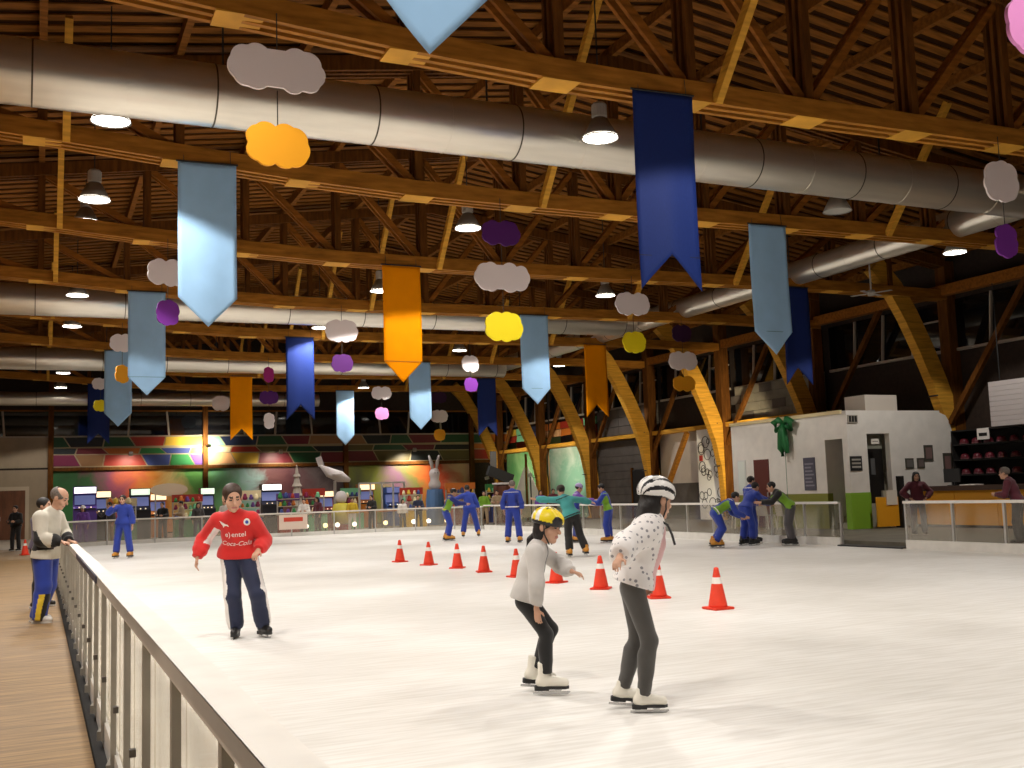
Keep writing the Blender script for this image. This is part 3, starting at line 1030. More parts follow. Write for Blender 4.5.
def cloud_mesh(w, h, seed):
    rn = random.Random(seed)
    n = 10 if w > 1.0 else 9 if w > .75 else 8
    ctr = []
    for k in range(n):
        a = 2 * math.pi * (k + rn.uniform(-.18, .18)) / n
        rr = rn.uniform(.24, .31) * min(w, h)
        c, s = math.cos(a), math.sin(a)
        pw = .62
        ctr.append(((w / 2 - rr) * math.copysign(abs(c) ** pw, c), (h / 2 - rr) * math.copysign(abs(s) ** pw, s), rr))
    pts = []
    for k in range(120):
        a = 2 * math.pi * k / 120
        d = Vector((math.cos(a), math.sin(a)))
        best = .80 / (abs(d.x / (w / 2)) ** 3.2 + abs(d.y / (h / 2)) ** 3.2) ** (1 / 3.2)
        for cx, cz, rr in ctr:
            b = d.x * cx + d.y * cz
            q = b * b - (cx * cx + cz * cz - rr * rr)
            if q >= 0:
                best = max(best, b + math.sqrt(q))
        pts.append((d.x * best, d.y * best))
    return MB().prism(pts, 'y', -.02, .02).mesh('board')


def mobile(x, k, items):
    """items: (colour, z, w, h, turn, label) from the top down; each cloud hangs on a cord of its own"""
    y = TY[k] - .24
    x = x * y / (TY[k] - .1)
    top = chord_z(x) + .1
    for j, (c, z, w, h, turn, lab) in enumerate(items):
        r = thing('cloud_cutout', lab, 'cloud', (x, y, z), turn, 'cardboard clouds hanging from the trusses')
        link('board', cloud_mesh(w, h, hash((x * 10, k, j)) & 1023), CLC[c], r)
        L = top - (z + h * .42)
        if L > .02:
            MB().tube([(0, 0, h * .42), (0, 0, h * .42 + L)], .008, 5).build('cord', cord_mat, r)
        top = z - h * .47


mobile(8.72, 0, [('pink', 5.74, .85, .60, 0, 'pink cloud at the top right corner of the photo')])
mobile(2.68, 1, [('white', 6.9, 1.22, .60, 0, 'biggest white cloud at the top left, in front of the near duct'), ('orange', 5.92, .82, .57, .1, 'orange cloud hanging below the biggest white cloud')])
mobile(15.27, 1, [('white', 6.62, .74, .74, -.1, 'white cloud turned sideways at the right edge'), ('violet', 5.57, .48, .60, -.1, 'purple cloud under the white one at the right edge')])
mobile(8.38, 2, [('purple', 6.69, .84, .52, 0, 'dark purple cloud above a white one, centre top'), ('white', 5.8, 1.2, .60, 0, 'white cloud between the purple and the yellow cloud, centre'), ('yellow', 4.81, .82, .60, 0, 'yellow cloud below the white cloud, photo centre')])
mobile(2.66, 3, [('white', 6.83, .95, .64, .2, 'white cloud half hidden by the big light blue banner'), ('violet', 5.9, .55, .60, .3, 'violet cloud between two light blue banners at the left')])
mobile(15.0, 3, [('white', 6.64, 1.1, .66, 0, 'white cloud below the big navy banner'), ('yellow', 5.57, .74, .61, 0, 'yellow cloud right of the dark orange banner')])
mobile(8.36, 4, [('white', 6.61, 1.02, .70, 0, 'white cloud left of the orange pointed banner'), ('purple', 5.62, .68, .56, 0, 'purple cloud under the white one, right of the navy banner')])
mobile(20.6, 4, [('dark', 6.92, .8, .62, 0, 'dark purple cloud above the curved columns at the right'), ('white', 5.95, 1.18, .68, 0, 'white cloud in front of the lit curved column'), ('orange', 5.15, .92, .56, 0, 'orange cloud in front of the lit curved column')])
mobile(15.0, 5, [('white', 6.5, .82, .66, .3, 'white cloud left of the mid hall light blue banner'), ('violet', 5.7, .66, .55, .3, 'violet cloud next to the dark navy far banner')])
mobile(2.5, 5, [('white', 6.95, .8, .62, 0, 'white cloud between two light blue banners at the far left'), ('orange', 5.91, .52, .62, .5, 'orange cloud behind the second light blue banner at the left')])
mobile(8.55, 6, [('magenta', 6.69, .5, .64, .4, 'magenta cloud left of the navy mid hall banner'), ('purple', 5.75, .78, .57, 0, 'purple cloud above a small white one, far left of centre'), ('white', 4.8, .52, .66, .4, 'small white cloud right of the yellow swallowtail banner')])
mobile(15.2, 7, [('white', 6.6, 1.02, .66, 0, 'bright white far cloud above a pink one'), ('pink', 5.6, .7, .62, 0, 'pink far cloud below a white one')])
mobile(2.43, 7, [('white', 6.9, .72, .53, 0, 'far white cloud left of the third light blue banner'), ('yellow', 5.94, .6, .52, .2, 'far yellow cloud behind the third light blue banner')])
mobile(8.5, 8, [('white', 6.62, .9, .8, 0, 'far white cloud left of the yellow swallowtail banner')])
mobile(20.4, 8, [('dark', 7.0, .95, .65, 0, 'far dark purple cloud right of a light blue banner'), ('white', 5.95, 1.02, .72, 0, 'far white cloud above an orange one'), ('orange', 4.91, .68, .66, 0, 'far orange cloud below a white one')])

# ------------------------------------------------------------------ ceiling fan at the right
fan = thing('ceiling_fan', 'pale ceiling fan on a long rod near the right wall', 'fan', (22.3, 23.5, 7.05))
MB().tube([(0, 0, .05), (0, 0, 2.2)], .025, 8).build('rod', mat('fan_grey', (.45, .42, .38), .5), fan)
MB().lathe([(0, -.08), (.1, -.07), (.13, 0), (.1, .09), (0, .1)], 14).build('motor', MATS['fan_grey'], fan, smooth=True)
for k in range(4):
    a = k * math.pi / 2 + .4
    MB().bar((.1 * math.cos(a), .1 * math.sin(a), .0), (.62 * math.cos(a), .62 * math.sin(a), .0), .13, .012).build('blade', MATS['fan_grey'], fan)

# ------------------------------------------------------------------ white booth on the right deck
DZ = .13
BX, BY0, BY1, BZ = 22.3, 24.9, 30.75, 3.65
green_l = mat('dado_green', (.22, .42, .03), .6)
green_o = mat('dado_olive', (.24, .25, .04), .6)
amber = mat('counter_orange', (.80, .36, .015), .55)
dark_wood = mat('counter_top_dark', (.05, .025, .015), .5)
booth = thing('booth', 'white flat-roofed booth with a green lower band on the right deck', 'booth', (BX, BY0, DZ))
MB().box((BX, 25.92, 1.22), (BX + .2, BY1, BZ)).build('side_wall', white_paint, booth)
MB().box((BX - .01, 25.92, DZ), (BX + .2, BY1, 1.22)).build('green_band', green_o, booth)
MB().box((BX, 25.14, 2.87), (BX + .2, 25.92, BZ)).build('lintel', white_paint, booth)
MB().box((BX, BY0, 1.22), (BX + .2, 25.14, BZ)).box((BX + .2, BY0, 1.22), (23.05, BY0 + .2, BZ)).build('corner_pier', white_paint, booth)
MB().box((BX - .01, BY0 - .01, DZ), (BX + .2, 25.14, 1.22)).box((BX + .2, BY0 - .01, DZ), (23.06, BY0 + .2, 1.22)).build('green_band', green_l, booth)
MB().box((23.05, BY0, 3.0), (23.95, BY0 + .2, BZ)).build('door_lintel', white_paint, booth)
poly = [(23.95, DZ), (26.75, DZ), (26.72, 2.0), (26.62, 2.9), (26.5, 3.35), (26.35, 3.56), (26.1, BZ), (23.95, BZ)]
MB().prism(poly, 'y', BY0, BY0 + .2).build('front_wall', white_paint, booth)
MB().box((BX, BY0, BZ), (26.1, BY1, BZ + .06)).build('roof', white_paint, booth)
MB().box((BX - .06, BY0 + .2, BZ - .02), (BX + .02, BY1, BZ + .09)).build('roof_edge', mat('roof_edge_lit', (.75, .62, .35), .5), booth)  # yellow light along the roof edge is put into its colour
MB().box((23.05, BY0 + .34, 2.55), (23.95, BY0 + .4, 3.0)).build('transom', mat('transom_grey', (.25, .25, .2), .6), booth)
d = MB().box((23.05, BY0 + .34, DZ), (23.95, BY0 + .4, 2.55)).build('door', mat('booth_door_black', (.012, .01, .009), .4), booth)
MB().box((23.45, BY0 + .33, 1.75), (23.62, BY0 + .34, 2.25)).build('door_pane', mat('door_pane_grey', (.12, .12, .12), .2), d)
# stairwell seen through the opening
for k in range(12):
    MB().box((BX + .3 + k * .24, 25.16, DZ), (BX + .3 + (k + 1) * .24, 25.9, .3 + k * .19)).build('stair_step', mat('stair_grey', (.40, .38, .30), .7), booth)
MB().box((BX + 3.3, 25.1, DZ), (BX + 3.4, 26.0, BZ)).build('stair_back_wall', mat('stair_back', (.45, .30, .16), .7), booth)
MB().box((BX + .2, 25.92, DZ), (BX + 3.4, 25.98, BZ)).build('stair_side_wall', white_paint, booth)
w = MB().box((BX - .02, 30.0, 1.25), (BX + .0, 30.45, 2.42)).build('side_window', mat('window_frame_white', (.7, .72, .7), .5), booth)
MB().box((BX - .03, 30.05, 1.3), (BX - .02, 30.4, 2.37)).build('pane', mat('pane_pale', (.80, .85, .80), .2), w)
rdoor = MB().box((BX - .03, 28.74, DZ), (BX, 29.53, 2.4)).build('red_door', mat('door_maroon', (.11, .022, .014), .5), booth)
MB().box((BX - .06, 28.8, 1.15), (BX - .03, 28.84, 1.3)).build('door_handle', alum, rdoor)
worldparts(booth)


def flat_thing(name, label, cat, lo, hi, axis, cbg, items, frame=None):
    """thin board on a wall; items: (u0,v0,u1,v1,colour) in 0..1 of the face seen from the rink"""
    c = [(a + b) / 2 for a, b in zip(lo, hi)]
    r = thing(name, label, cat, c)
    MB().box(lo, hi).build('board', mat(name + '_bg_%d' % (hash(cbg) & 9999), cbg, .5), r)
    for (u0, v0, u1, v1, cc, nm) in items:
        if axis == 'x':
            y0, y1 = hi[1] + (lo[1] - hi[1]) * u0, hi[1] + (lo[1] - hi[1]) * u1
            b = ((lo[0] - .006, min(y0, y1), lo[2] + (hi[2] - lo[2]) * v0), (lo[0], max(y0, y1), lo[2] + (hi[2] - lo[2]) * v1))
        else:
            x0, x1 = lo[0] + (hi[0] - lo[0]) * u0, lo[0] + (hi[0] - lo[0]) * u1
            b = ((x0, lo[1] - .006, lo[2] + (hi[2] - lo[2]) * v0), (x1, lo[1], lo[2] + (hi[2] - lo[2]) * v1))
        MB().box(*b).build(nm, mat('flat_%d' % (hash(cc) & 99999), cc, .5), r)
    worldparts(r)
    return r


lines = [(.12, .12 + .11 * k, .88 - .1 * (k % 3), .17 + .11 * k, (.26, .25, .30), 'printed_line') for k in range(7)]
flat_thing('poster', 'grey notice poster on the side wall of the white booth', 'poster', (BX - .03, 26.42, 1.33), (BX - .005, 26.96, 2.36), 'x', (.10, .095, .13), lines)
flat_thing('sign', 'small black sign with pale lines on the booth corner pier', 'sign', (22.33, BY0 - .03, 1.88), (22.78, BY0 - .005, 2.32), 'y', (.02, .02, .02),
           [(.12, .2 + .25 * k, .88, .32 + .25 * k, (.4, .38, .34), 'printed_line') for k in range(3)])
flat_thing('door_plate', 'small white plate above the black booth door', 'sign', (23.2, BY0 - .03, 2.68), (23.5, BY0 - .005, 2.84), 'y', (.8, .76, .68), [(.15, .4, .85, .6, (.3, .28, .25), 'printed_line')])
PIC = [(24.52, 1.9, 24.85, 2.22, 'left of the two small dark pictures on the booth front wall'), (25.0, 1.9, 25.3, 2.22, 'right of the two small dark pictures on the booth front wall'),
       (25.32, 2.12, 25.68, 2.62, 'taller grey notice above the small pictures on the booth wall'), (26.1, 1.7, 26.45, 2.36, 'dark framed picture near the rounded end of the booth wall')]
for i, (x0, z0, x1, z1, lab) in enumerate(PIC):
    flat_thing('picture', lab, 'picture', (x0, BY0 - .03, z0), (x1, BY0 - .005, z1), 'y', (.07, .065, .05), [(.15, .15, .85, .85, (.14 + .03 * i, .13, .12), 'print')])
vent = thing('wall_vent', 'small dark louvred vent at the top of the booth corner', 'vent', (22.35, BY0 - .02, 3.45))
MB().box((-.02, -.02, -.12), (.36, .015, .12)).build('vent_frame', mat('vent_frame', (.4, .36, .3), .6), vent)
for k in range(3):
    MB().box((.02 + k * .11, -.03, -.09), (.1 + k * .11, -.02, .09)).build('slat', black_metal, vent)

# green bow with a string
bow = thing('ribbon_bow', 'big dark green ribbon bow on the booth side wall', 'bow', (BX - .16, 27.62, 3.5))
gm = mat('ribbon_green', (.012, .14, .035), .5)
MB().tube([(0, 0, 0), (-.06, .22, .14), (-.08, .42, .06), (-.05, .36, -.18), (0, 0, -.04)], [.05, .11, .12, .1, .05], 10).build('loop', gm, bow, smooth=True)
MB().tube([(0, 0, 0), (-.06, -.22, .14), (-.08, -.42, .06), (-.05, -.36, -.18), (0, 0, -.04)], [.05, .11, .12, .1, .05], 10).build('loop', gm, bow, smooth=True)
MB().tube([(-.05, 0, 0), (-.08, .05, -.3), (-.06, .12, -.8), (-.05, .1, -1.05)], [.08, .14, .14, .07], 8).build('tail', gm, bow, smooth=True)
MB().tube([(-.05, 0, 0), (-.08, -.06, -.3), (-.06, -.08, -.7), (-.05, -.14, -.95)], [.08, .12, .12, .06], 8).build('tail', gm, bow, smooth=True)
MB().box((-.02, -.03, -.03), (.16, .03, .03)).build('hook', alum, bow)
MB().tube([(-.02, 0, -.9), (-.02, .02, -2.6)], .008, 5).build('string', gm, bow)

# box on the roof
rb = thing('roof_box', 'pale boxy cabinet standing on the booth roof', 'cabinet', (23.95, 25.6, BZ + .06))
MB().box((-.55, -.35, 0), (.75, .55, .52)).build('cabinet', mat('box_white', (.6, .54, .47), .6), rb)
MB().box((.75, -.3, .04), (.76, .5, .48)).build('side_panel', mat('box_side', (.72, .68, .6), .6), rb)
# white panel, far right
wp = thing('hanging_panel', 'large pale ribbed panel hanging at the right edge', 'panel', (25.4, 21.0, 3.0))
WPM = mat('panel_pale_ribbed', (.42, .38, .37), .6)
for k in range(9):
    MB().box((-.05, -2.2, .02 + k * .145), (.05 + .012 * (k % 2), 1.28, .02 + (k + 1) * .145 - .008)).build('slat', WPM, wp)
MB().tube([(0, .9, 1.3), (0, .9, 4.2)], .015, 6).build('hanger', black_metal, wp)
MB().tube([(0, -1.6, 1.3), (0, -1.6, 4.2)], .015, 6).build('hanger', black_metal, wp)

# ------------------------------------------------------------------ orange service counter
ct = thing('service_counter', 'long orange service counter with a dark top on the right deck', 'counter', (24.35, 24.2, DZ))
y = 24.4
while y > 9:
    MB().box((24.35, y - 1.48, DZ + .08), (24.5, y, 1.2)).build('front_panel', amber, ct)
    y -= 1.5
MB().box((24.25, 9, 1.2), (25.0, 24.45, 1.34)).build('counter_top', dark_wood, ct)
MB().box((24.4, 9, DZ), (24.55, 24.4, DZ + .08)).build('plinth', dark_paint, ct)
worldparts(ct)
lg = thing('half_gate', 'low orange half door with a white notice in front of the booth door', 'gate', (22.95, 24.55, DZ))
MB().box((22.95, 24.53, DZ + .05), (23.78, 24.6, 1.06)).build('leaf', amber, lg)
MB().box((23.3, 24.5, .82), (23.72, 24.53, 1.26)).build('notice', mat('notice_white', (.75, .7, .6), .6), lg)
worldparts(lg)
po = thing('black_post', 'slim black post between the half door and the counter', 'post', (23.87, 24.5, DZ))
MB().box((-.08, -.08, 0), (.08, .08, 1.55)).build('shaft', dark_paint, po)
MB().box((-.14, -.14, 0), (.14, .14, .05)).build('foot', dark_paint, po)

# helmet racks behind the counter
rk = thing('shelf_rack', 'dark rack behind the counter with rows of dark red helmets', 'rack', (26.5, 22.0, DZ))
for z in (1.15, 1.62, 2.09, 2.56, 3.0):
    MB().box((26.2, 12.0, z), (26.85, 24.6, z + .04)).build('shelf', dark_paint, rk)
for yy in (12.0, 15.0, 18.0, 21.0, 24.6):
    MB().box((26.2, yy - .04, DZ), (26.85, yy, 3.0)).build('upright', dark_paint, rk)
MB().box((26.85, 12, DZ), (26.9, 24.6, 3.0)).build('back_panel', dark_paint, rk)
worldparts(rk)
hm = mat('helmet_maroon', (.12, .012, .022), .35)
h0 = None
for si, z in enumerate((1.66, 2.13, 2.60)):
    for k in range(13):
        yy = 24.3 - k * .47
        if h0 is None:
            h0 = thing('rental_helmet', '', 'helmet', group='dark red helmets on the rack')
            MB().lathe([(.125, .0), (.14, .05), (.13, .12), (.09, .17), (0, .19)], 14).build('shell', hm, h0, smooth=True)
            MB().lathe([(.13, .0), (.146, .02), (.146, .035), (.135, .045)], 14).build('rim', mat('helmet_rim', (.2, .08, .09), .5), h0)
            h = h0
        else:
            h = dup(h0, (0, 0, 0))
        h.location = (26.42, yy, z)
        h['label'] = 'dark red helmet in the %s row on the rack behind the counter' % ('lower', 'middle', 'upper')[si]
# counter clutter
mon = thing('monitor', 'black monitor standing on the counter near the booth wall', 'monitor', (24.75, 23.3, 1.34))
MB().box((-.03, -.3, .1), (.03, .3, .5)).build('screen', black_metal, mon)
MB().box((-.1, -.12, 0), (.1, .12, .02)).box((-.02, -.03, 0), (.02, .03, .2)).build('stand', black_metal, mon)
pap = thing('paper_stack', 'white papers lying on the counter top', 'paper', (24.62, 22.5, 1.34))
bevel(MB().box((-.15, -.3, 0), (.15, .3, .03)).build('sheets', white_paint, pap), .004)
tagb = thing('price_board', 'small white board on the rack at the right edge', 'sign', (26.15, 23.3, 2.7))
MB().box((-.02, -.22, 0), (.0, .22, .34)).build('board', mat('board_white', (.8, .76, .72), .6), tagb)
MB().box((-.026, -.15, .1), (-.02, .15, .2)).build('dark_mark', dark_paint, tagb)

# circle-pattern banner beside the lit column
cb = thing('circle_panel', 'tall white panel with black hand-drawn circles beside the lit column', 'panel', (26.6, 38.25, DZ))
MB().box((-.03, -.95, 0), (.03, .95, 4.05)).build('sheet', mat('sheet_white', (.92, .90, .87), .7), cb)
rn = random.Random(4)
for k in range(26):
    cy_, cz_, r_ = rn.uniform(-.75, .75), rn.uniform(.4, 3.7), rn.uniform(.1, .26)
    pts = [(-.036, cy_ + r_ * math.cos(a), cz_ + r_ * math.sin(a)) for a in [i * math.pi * 2 / 14 for i in range(15)]]
    MB().tube(pts, .016, 4).build('drawn_circle', dark_paint, cb)
MB().box((-.04, .55, 2.55), (-.032, .8, 2.8)).build('red_mark', mat('mark_red', (.6, .06, .05), .5), cb)

# plastic chairs behind the barrier, under the booth wall
pc0 = None
pcm = mat('plastic_white', (.62, .58, .5), .5)
for k, (x, y, rz) in enumerate(((21.5, 27.0, 1.4), (21.6, 28.1, 1.8), (21.4, 29.3, 1.2))):
    if pc0 is None:
        pc0 = thing('plastic_chair', '', 'chair', group='white plastic chairs by the booth')
        bevel(MB().box((-.22, -.22, .42), (.22, .22, .45)).build('seat', pcm, pc0), .01)
        MB().bar((0, .21, .45), (0, .28, .88), .42, .025, up=(0, 1, 0)).build('backrest', pcm, pc0)
        for sx in (-1, 1):
            for sy in (-1, 1):
                MB().bar((.18 * sx, .18 * sy, .42), (.22 * sx, .22 * sy, 0), .035, .035).build('leg', pcm, pc0)
        c = pc0
    else:
        c = dup(pc0, (x, y, DZ))
    c.location = (x, y, DZ)
    c.rotation_euler.z = rz
    c['label'] = ('white plastic chair nearest the stair opening of the booth', 'middle white plastic chair under the booth poster wall', 'white plastic chair farthest from the stair opening')[k]

# ------------------------------------------------------------------ machines and figures on the far deck
scr = {n: mat('screen_' + n, c, .4, emit=e) for n, c, e in (('white', (.9, .85, .8), 2.2), ('green', (.6, .75, .55), 1.3), ('warm', (1, .75, .45), 1.3), ('blue', (.12, .14, .3), .8))}
cabm = {n: mat('machine_' + n, c, .45) for n, c in (('black', (.015, .014, .02)), ('purple', (.10, .05, .28)), ('red', (.30, .03, .02)), ('blue', (.05, .10, .30)), ('orange', (.55, .18, .02)), ('cream', (.55, .48, .35)))}


def arcade(x, y, w, h, body, screen, lab):
    r = thing('arcade_machine', lab, 'arcade machine', (x, y, 0), 0, 'lit game machines along the back wall')
    MB().prism([(-.4, 0), (.4, 0), (.4, h), (-.25, h), (-.25, h - .32), (.12, h - .36), (.02, h - .85), (-.42, h - 1.0)], 'x', -w / 2, w / 2).build('cabinet', cabm[body], r)
    MB().box((-w / 2 + .04, -.27, h - .30), (w / 2 - .04, -.25, h - .03)).build('marquee', scr[screen], r)
    MB().bar((0, .09, h - .4), (0, -.0, h - .82), w - .12, .03, up=(0, 1, .2)).build('screen', scr['blue'], r)
    MB().box((-w / 2 + .05, -.44, h - 1.06), (w / 2 - .05, -.05, h - .99)).build('control_panel', black_metal, r)
    for k in range(3):
        MB().tube([(-w / 4 + k * w / 4, -.3, h - 1.0), (-w / 4 + k * w / 4, -.3, h - .92)], .03, 6).build('button', MATS['screen_warm'], r)
    return r


def fx(px, y, z=0):      # far deck: x for an azimuth seen along the hall at depth y
    d = _fw * CAM_F + _r * (px - 512) + _u * (384 - 495)
    return d.x / d.y * y


ARC = [(85, 52.5, 1.0, 2.5, 'purple', 'white', 'purple game machine with a white lit top behind the child in purple'), (103, 53.5, .75, 2.3, 'black', 'warm', 'dark game machine right of the purple one'),
       (140, 52.5, .9, 2.35, 'black', 'green', 'game machine with a pale green lit top behind the skater shielding the eyes'), (158, 54.5, .8, 2.1, 'orange', 'warm', 'orange game machine under the beige oval sign'),
       (207, 52.6, .7, 2.3, 'black', 'green', 'narrow game machine just left of the man in red'), (271, 52.5, 1.0, 2.4, 'black', 'white', 'black game machine with a white lit top right of the man in red'),
       (326, 55.0, .8, 2.0, 'red', 'warm', 'red game machine left of the yellow ride'), (366, 55.0, .9, 2.3, 'orange', 'warm', 'orange game machine near the far barrier centre'),
       (392, 55.5, .8, 2.1, 'blue', 'blue', 'blue game machine behind the metal ride frame')]
for px, y, w, h, b, s, lab in ARC:
    arcade(fx(px, y), y, w, h, b, s, lab)
# white pagoda-like ride tower
tw = thing('ride_tower', 'tiered pale toy tower standing on the far deck', 'tower', (fx(297, 53), 53, 0))
for k in range(6):
    z = k * .48
    MB().lathe([(.42 - k * .05, z), (.34 - k * .045, z + .3), (.5 - k * .06, z + .34), (.40 - k * .055, z + .48)], 12).build('tier', mat('tower_cream', (.42, .36, .3), .6), tw)
MB().lathe([(.1, 2.88), (.03, 3.3), (0, 3.35)], 8).build('spire', MATS['tower_cream'], tw)
# white plane-like ride up on a pole
pl = thing('plane_ride', 'white toy plane raised on a pole on the far deck', 'ride', (fx(335, 54), 54, 0))
wm = mat('ride_white', (.62, .56, .55), .5)
MB().tube([(0, 0, 0), (0, 0, 2.5)], .08, 8).build('pole', alum, pl)
MB().tube([(-.75, 0, 3.3), (-.3, 0, 2.95), (.3, 0, 2.7), (.8, 0, 2.5)], [.06, .26, .3, .1], 10).build('fuselage', wm, pl, smooth=True)
MB().bar((0, -.8, 2.8), (0, .8, 2.8), .4, .05).build('wing', wm, pl)
MB().bar((-.7, 0, 3.3), (-.85, 0, 3.75), .3, .05, up=(0, 1, 0)).build('tail_fin', wm, pl)
# rabbit figure on a blue barrel
rbx = thing('rabbit_figure', 'white long-eared rabbit figure on a blue barrel on the far deck', 'figure', (fx(435, 54), 54, 0))
MB().lathe([(.0, 0), (.42, 0), (.5, .5), (.5, 1.3), (.42, 1.9), (0, 1.92)], 16).build('barrel', mat('barrel_blue', (.10, .20, .40), .5), rbx)
MB().lathe([(0, 1.85), (.3, 1.95), (.34, 2.2), (.24, 2.4), (.26, 2.6), (.3, 2.75), (.22, 2.98), (0, 3.05)], 14).build('body', wm, rbx, smooth=True)
for s in (-1, 1):
    MB().tube([(.1 * s, 0, 2.95), (.16 * s, 0, 3.3), (.3 * s, 0, 3.75)], [.07, .11, .05], 8).build('ear', wm, rbx, smooth=True)
    MB().tube([(.07 * s, -.26, 2.78), (.07 * s, -.29, 2.78)], .03, 6).build('eye', black_metal, rbx)
# climbing rack of white poles with lights, centre
gt = thing('carnival_ride', 'metal ride frame with small lights behind the far barrier', 'ride', (fx(382, 52), 52, 0))
for k in range(5):
    MB().tube([(-1.2 + k * .6, 0, 0), (-1.2 + k * .6, 0, 2.3)], .05, 6).build('pole', alum, gt)
MB().bar((-1.2, 0, 2.3), (1.2, 0, 2.3), .08, .08).build('crossbar', alum, gt)
MB().bar((-1.2, 0, .9), (1.2, 0, .9), .5, .12).build('bench', cabm['orange'], gt)
yr = thing('toy_ride', 'yellow toy ride with a white face on the far deck', 'ride', (fx(341, 51), 51, 0))
MB().lathe([(0, .3), (.4, .35), (.5, .8), (.38, 1.3), (0, 1.4)], 14).build('body', mat('ride_yellow', (.6, .5, .05), .5), yr, smooth=True)
MB().lathe([(0, 1.3), (.25, 1.4), (.3, 1.65), (.2, 1.9), (0, 1.95)], 12).build('head', wm, yr, smooth=True)
MB().lathe([(.5, 0), (.5, .3), (0, .32)], 14).build('base', cabm['red'], yr)
# tall toys in front of the right murals
st = thing('sail_ride', 'brown mast with pale sails in front of the right murals', 'ride', (fx(527, 53), 53, 0))
MB().tube([(0, 0, 0), (0, 0, 3.7)], .07, 8).build('mast', wood_dark, st)
for s in (-1, 1):
    MB().prism([(.1 * s, .9), (.95 * s, .95), (.1 * s, 3.0)], 'y', -.02, .02).build('sail', mat('sail_pale', (.6, .55, .5), .7), st)
MB().prism([(-1.0, .2), (1.0, .2), (1.2, .8), (-1.2, .8)], 'y', -.35, .35).build('hull', cabm['cream'], st)
ch = thing('chair_ride', 'dark tilted seat on a brown drum before the bright side mural', 'ride', (fx(568, 46.0) , 49.5, 0))
ch.location = (21.6, 49.5, 0)
MB().lathe([(0, 0), (.45, 0), (.45, 1.9), (.4, 2.0), (0, 2.0)], 16).build('drum', mat('drum_brown', (.10, .03, .015), .5), ch, smooth=False)
MB().bar((-.75, 0, 2.75), (.55, 0, 2.25), .5, .3, up=(0, 1, 0)).build('seat', black_metal, ch)
MB().bar((-.45, 0, 2.8), (-.45, 0, 3.7), .3, .12, up=(0, 1, 0)).build('backrest', mat('seat_grey', (.14, .13, .12), .6), ch)
MB().lathe([(.5, 2.0), (.52, 2.06), (.5, 2.1), (0, 2.1)], 16).build('rim', wm, ch)
fl = thing('flower_sign', 'red and white swirl sign on the bright side mural', 'sign', (26.93, 49.95, 3.2))
for k in range(7):
    a = k * math.pi * 2 / 7
    MB().tube([(-.03, .05 * math.cos(a), .05 * math.sin(a)), (-.05, .3 * math.cos(a + .5), .3 * math.sin(a + .5)), (-.03, .5 * math.cos(a + .9), .42 * math.sin(a + .9))], [.04, .07, .03], 6).build('petal', mat('petal_red', (.6, .07, .06), .5), fl)

# stalls, prizes and glowing globes that crowd the far deck
rp = random.Random(21)
pcol = ['panel_red', 'panel_yellow', 'panel_green', 'panel_blue', 'panel_purple', 'panel_orange', 'panel_cream', 'panel_mag', 'panel_mint']


def stall(px, y, w, h, lab):
    r = thing('prize_stall', lab, 'stall', (fx(px, y), y, 0), 0, 'prize stalls on the far deck')
    MB().box((-w / 2, -.4, 0), (w / 2, .3, .85)).build('table', MATS[rp.choice(pcol)], r)
    MB().box((-w / 2 - .05, -.45, .85), (w / 2 + .05, .35, .9)).build('table_top', cabm['cream'], r)
    for sx in (-1, 1):
        MB().box((sx * w / 2 - .03, .25, .9), (sx * w / 2 + .03, .31, h)).build('upright', alum, r)
    MB().box((-w / 2 - .05, .2, h - .35), (w / 2 + .05, .33, h)).build('fascia', MATS[rp.choice(pcol)], r)
    for z in (.9, 1.3, 1.65):
        if z > .9:
            MB().box((-w / 2, .1, z - .03), (w / 2, .3, z)).build('shelf', cabm['cream'], r)
        x = -w / 2 + .12
        while x < w / 2 - .1:
            s = rp.uniform(.07, .12)
            MB().lathe([(0, 0), (s, .02), (s * 1.1, s), (s * .7, s * 1.7), (s * .75, s * 2.1), (s * .4, s * 2.6), (0, s * 2.7)], 8).build('prize', MATS[rp.choice(pcol)], r, (x, .18 if z > .9 else -.1, z), True)
            x += s * 2 + rp.uniform(.03, .12)
    return r


for px, y, w, h, lab in ((122, 50.2, 1.2, 1.9, 'leftmost prize stall, beside the skater shielding the eyes'), (188, 51.5, 1.3, 2.0, 'prize stall left of the man in red'), (246, 51.0, 1.4, 2.1, 'prize stall behind the head of the man in red'),
                         (289, 50.5, 1.0, 1.9, 'prize stall at the pale toy tower'), (315, 51.0, 1.0, 2.1, 'prize stall right of the pale toy tower'), (352, 54.0, 1.0, 2.1, 'prize stall right of the yellow toy ride'),
                         (413, 50.6, 1.1, 2.0, 'prize stall left of the rabbit figure'), (462, 52.5, 1.6, 2.2, 'prize stall right of the rabbit figure'), (500, 54.0, 1.4, 2.1, 'prize stall left of the sail ride')):
    stall(px, y, w, h, lab)
ov = thing('oval_sign', 'beige oval sign on posts above the wide orange game machine', 'sign', (fx(169, 52.0), 52.0, 0))
MB().prism([(.85 * math.cos(i * math.pi / 10), 2.25 + .3 * math.sin(i * math.pi / 10)) for i in range(20)], 'y', -.05, .05).build('board', mat('sign_beige', (.62, .5, .36), .6), ov)
for sx in (-.6, .6):
    MB().box((sx - .03, .05, 0), (sx + .03, .1, 2.25)).build('post', alum, ov)
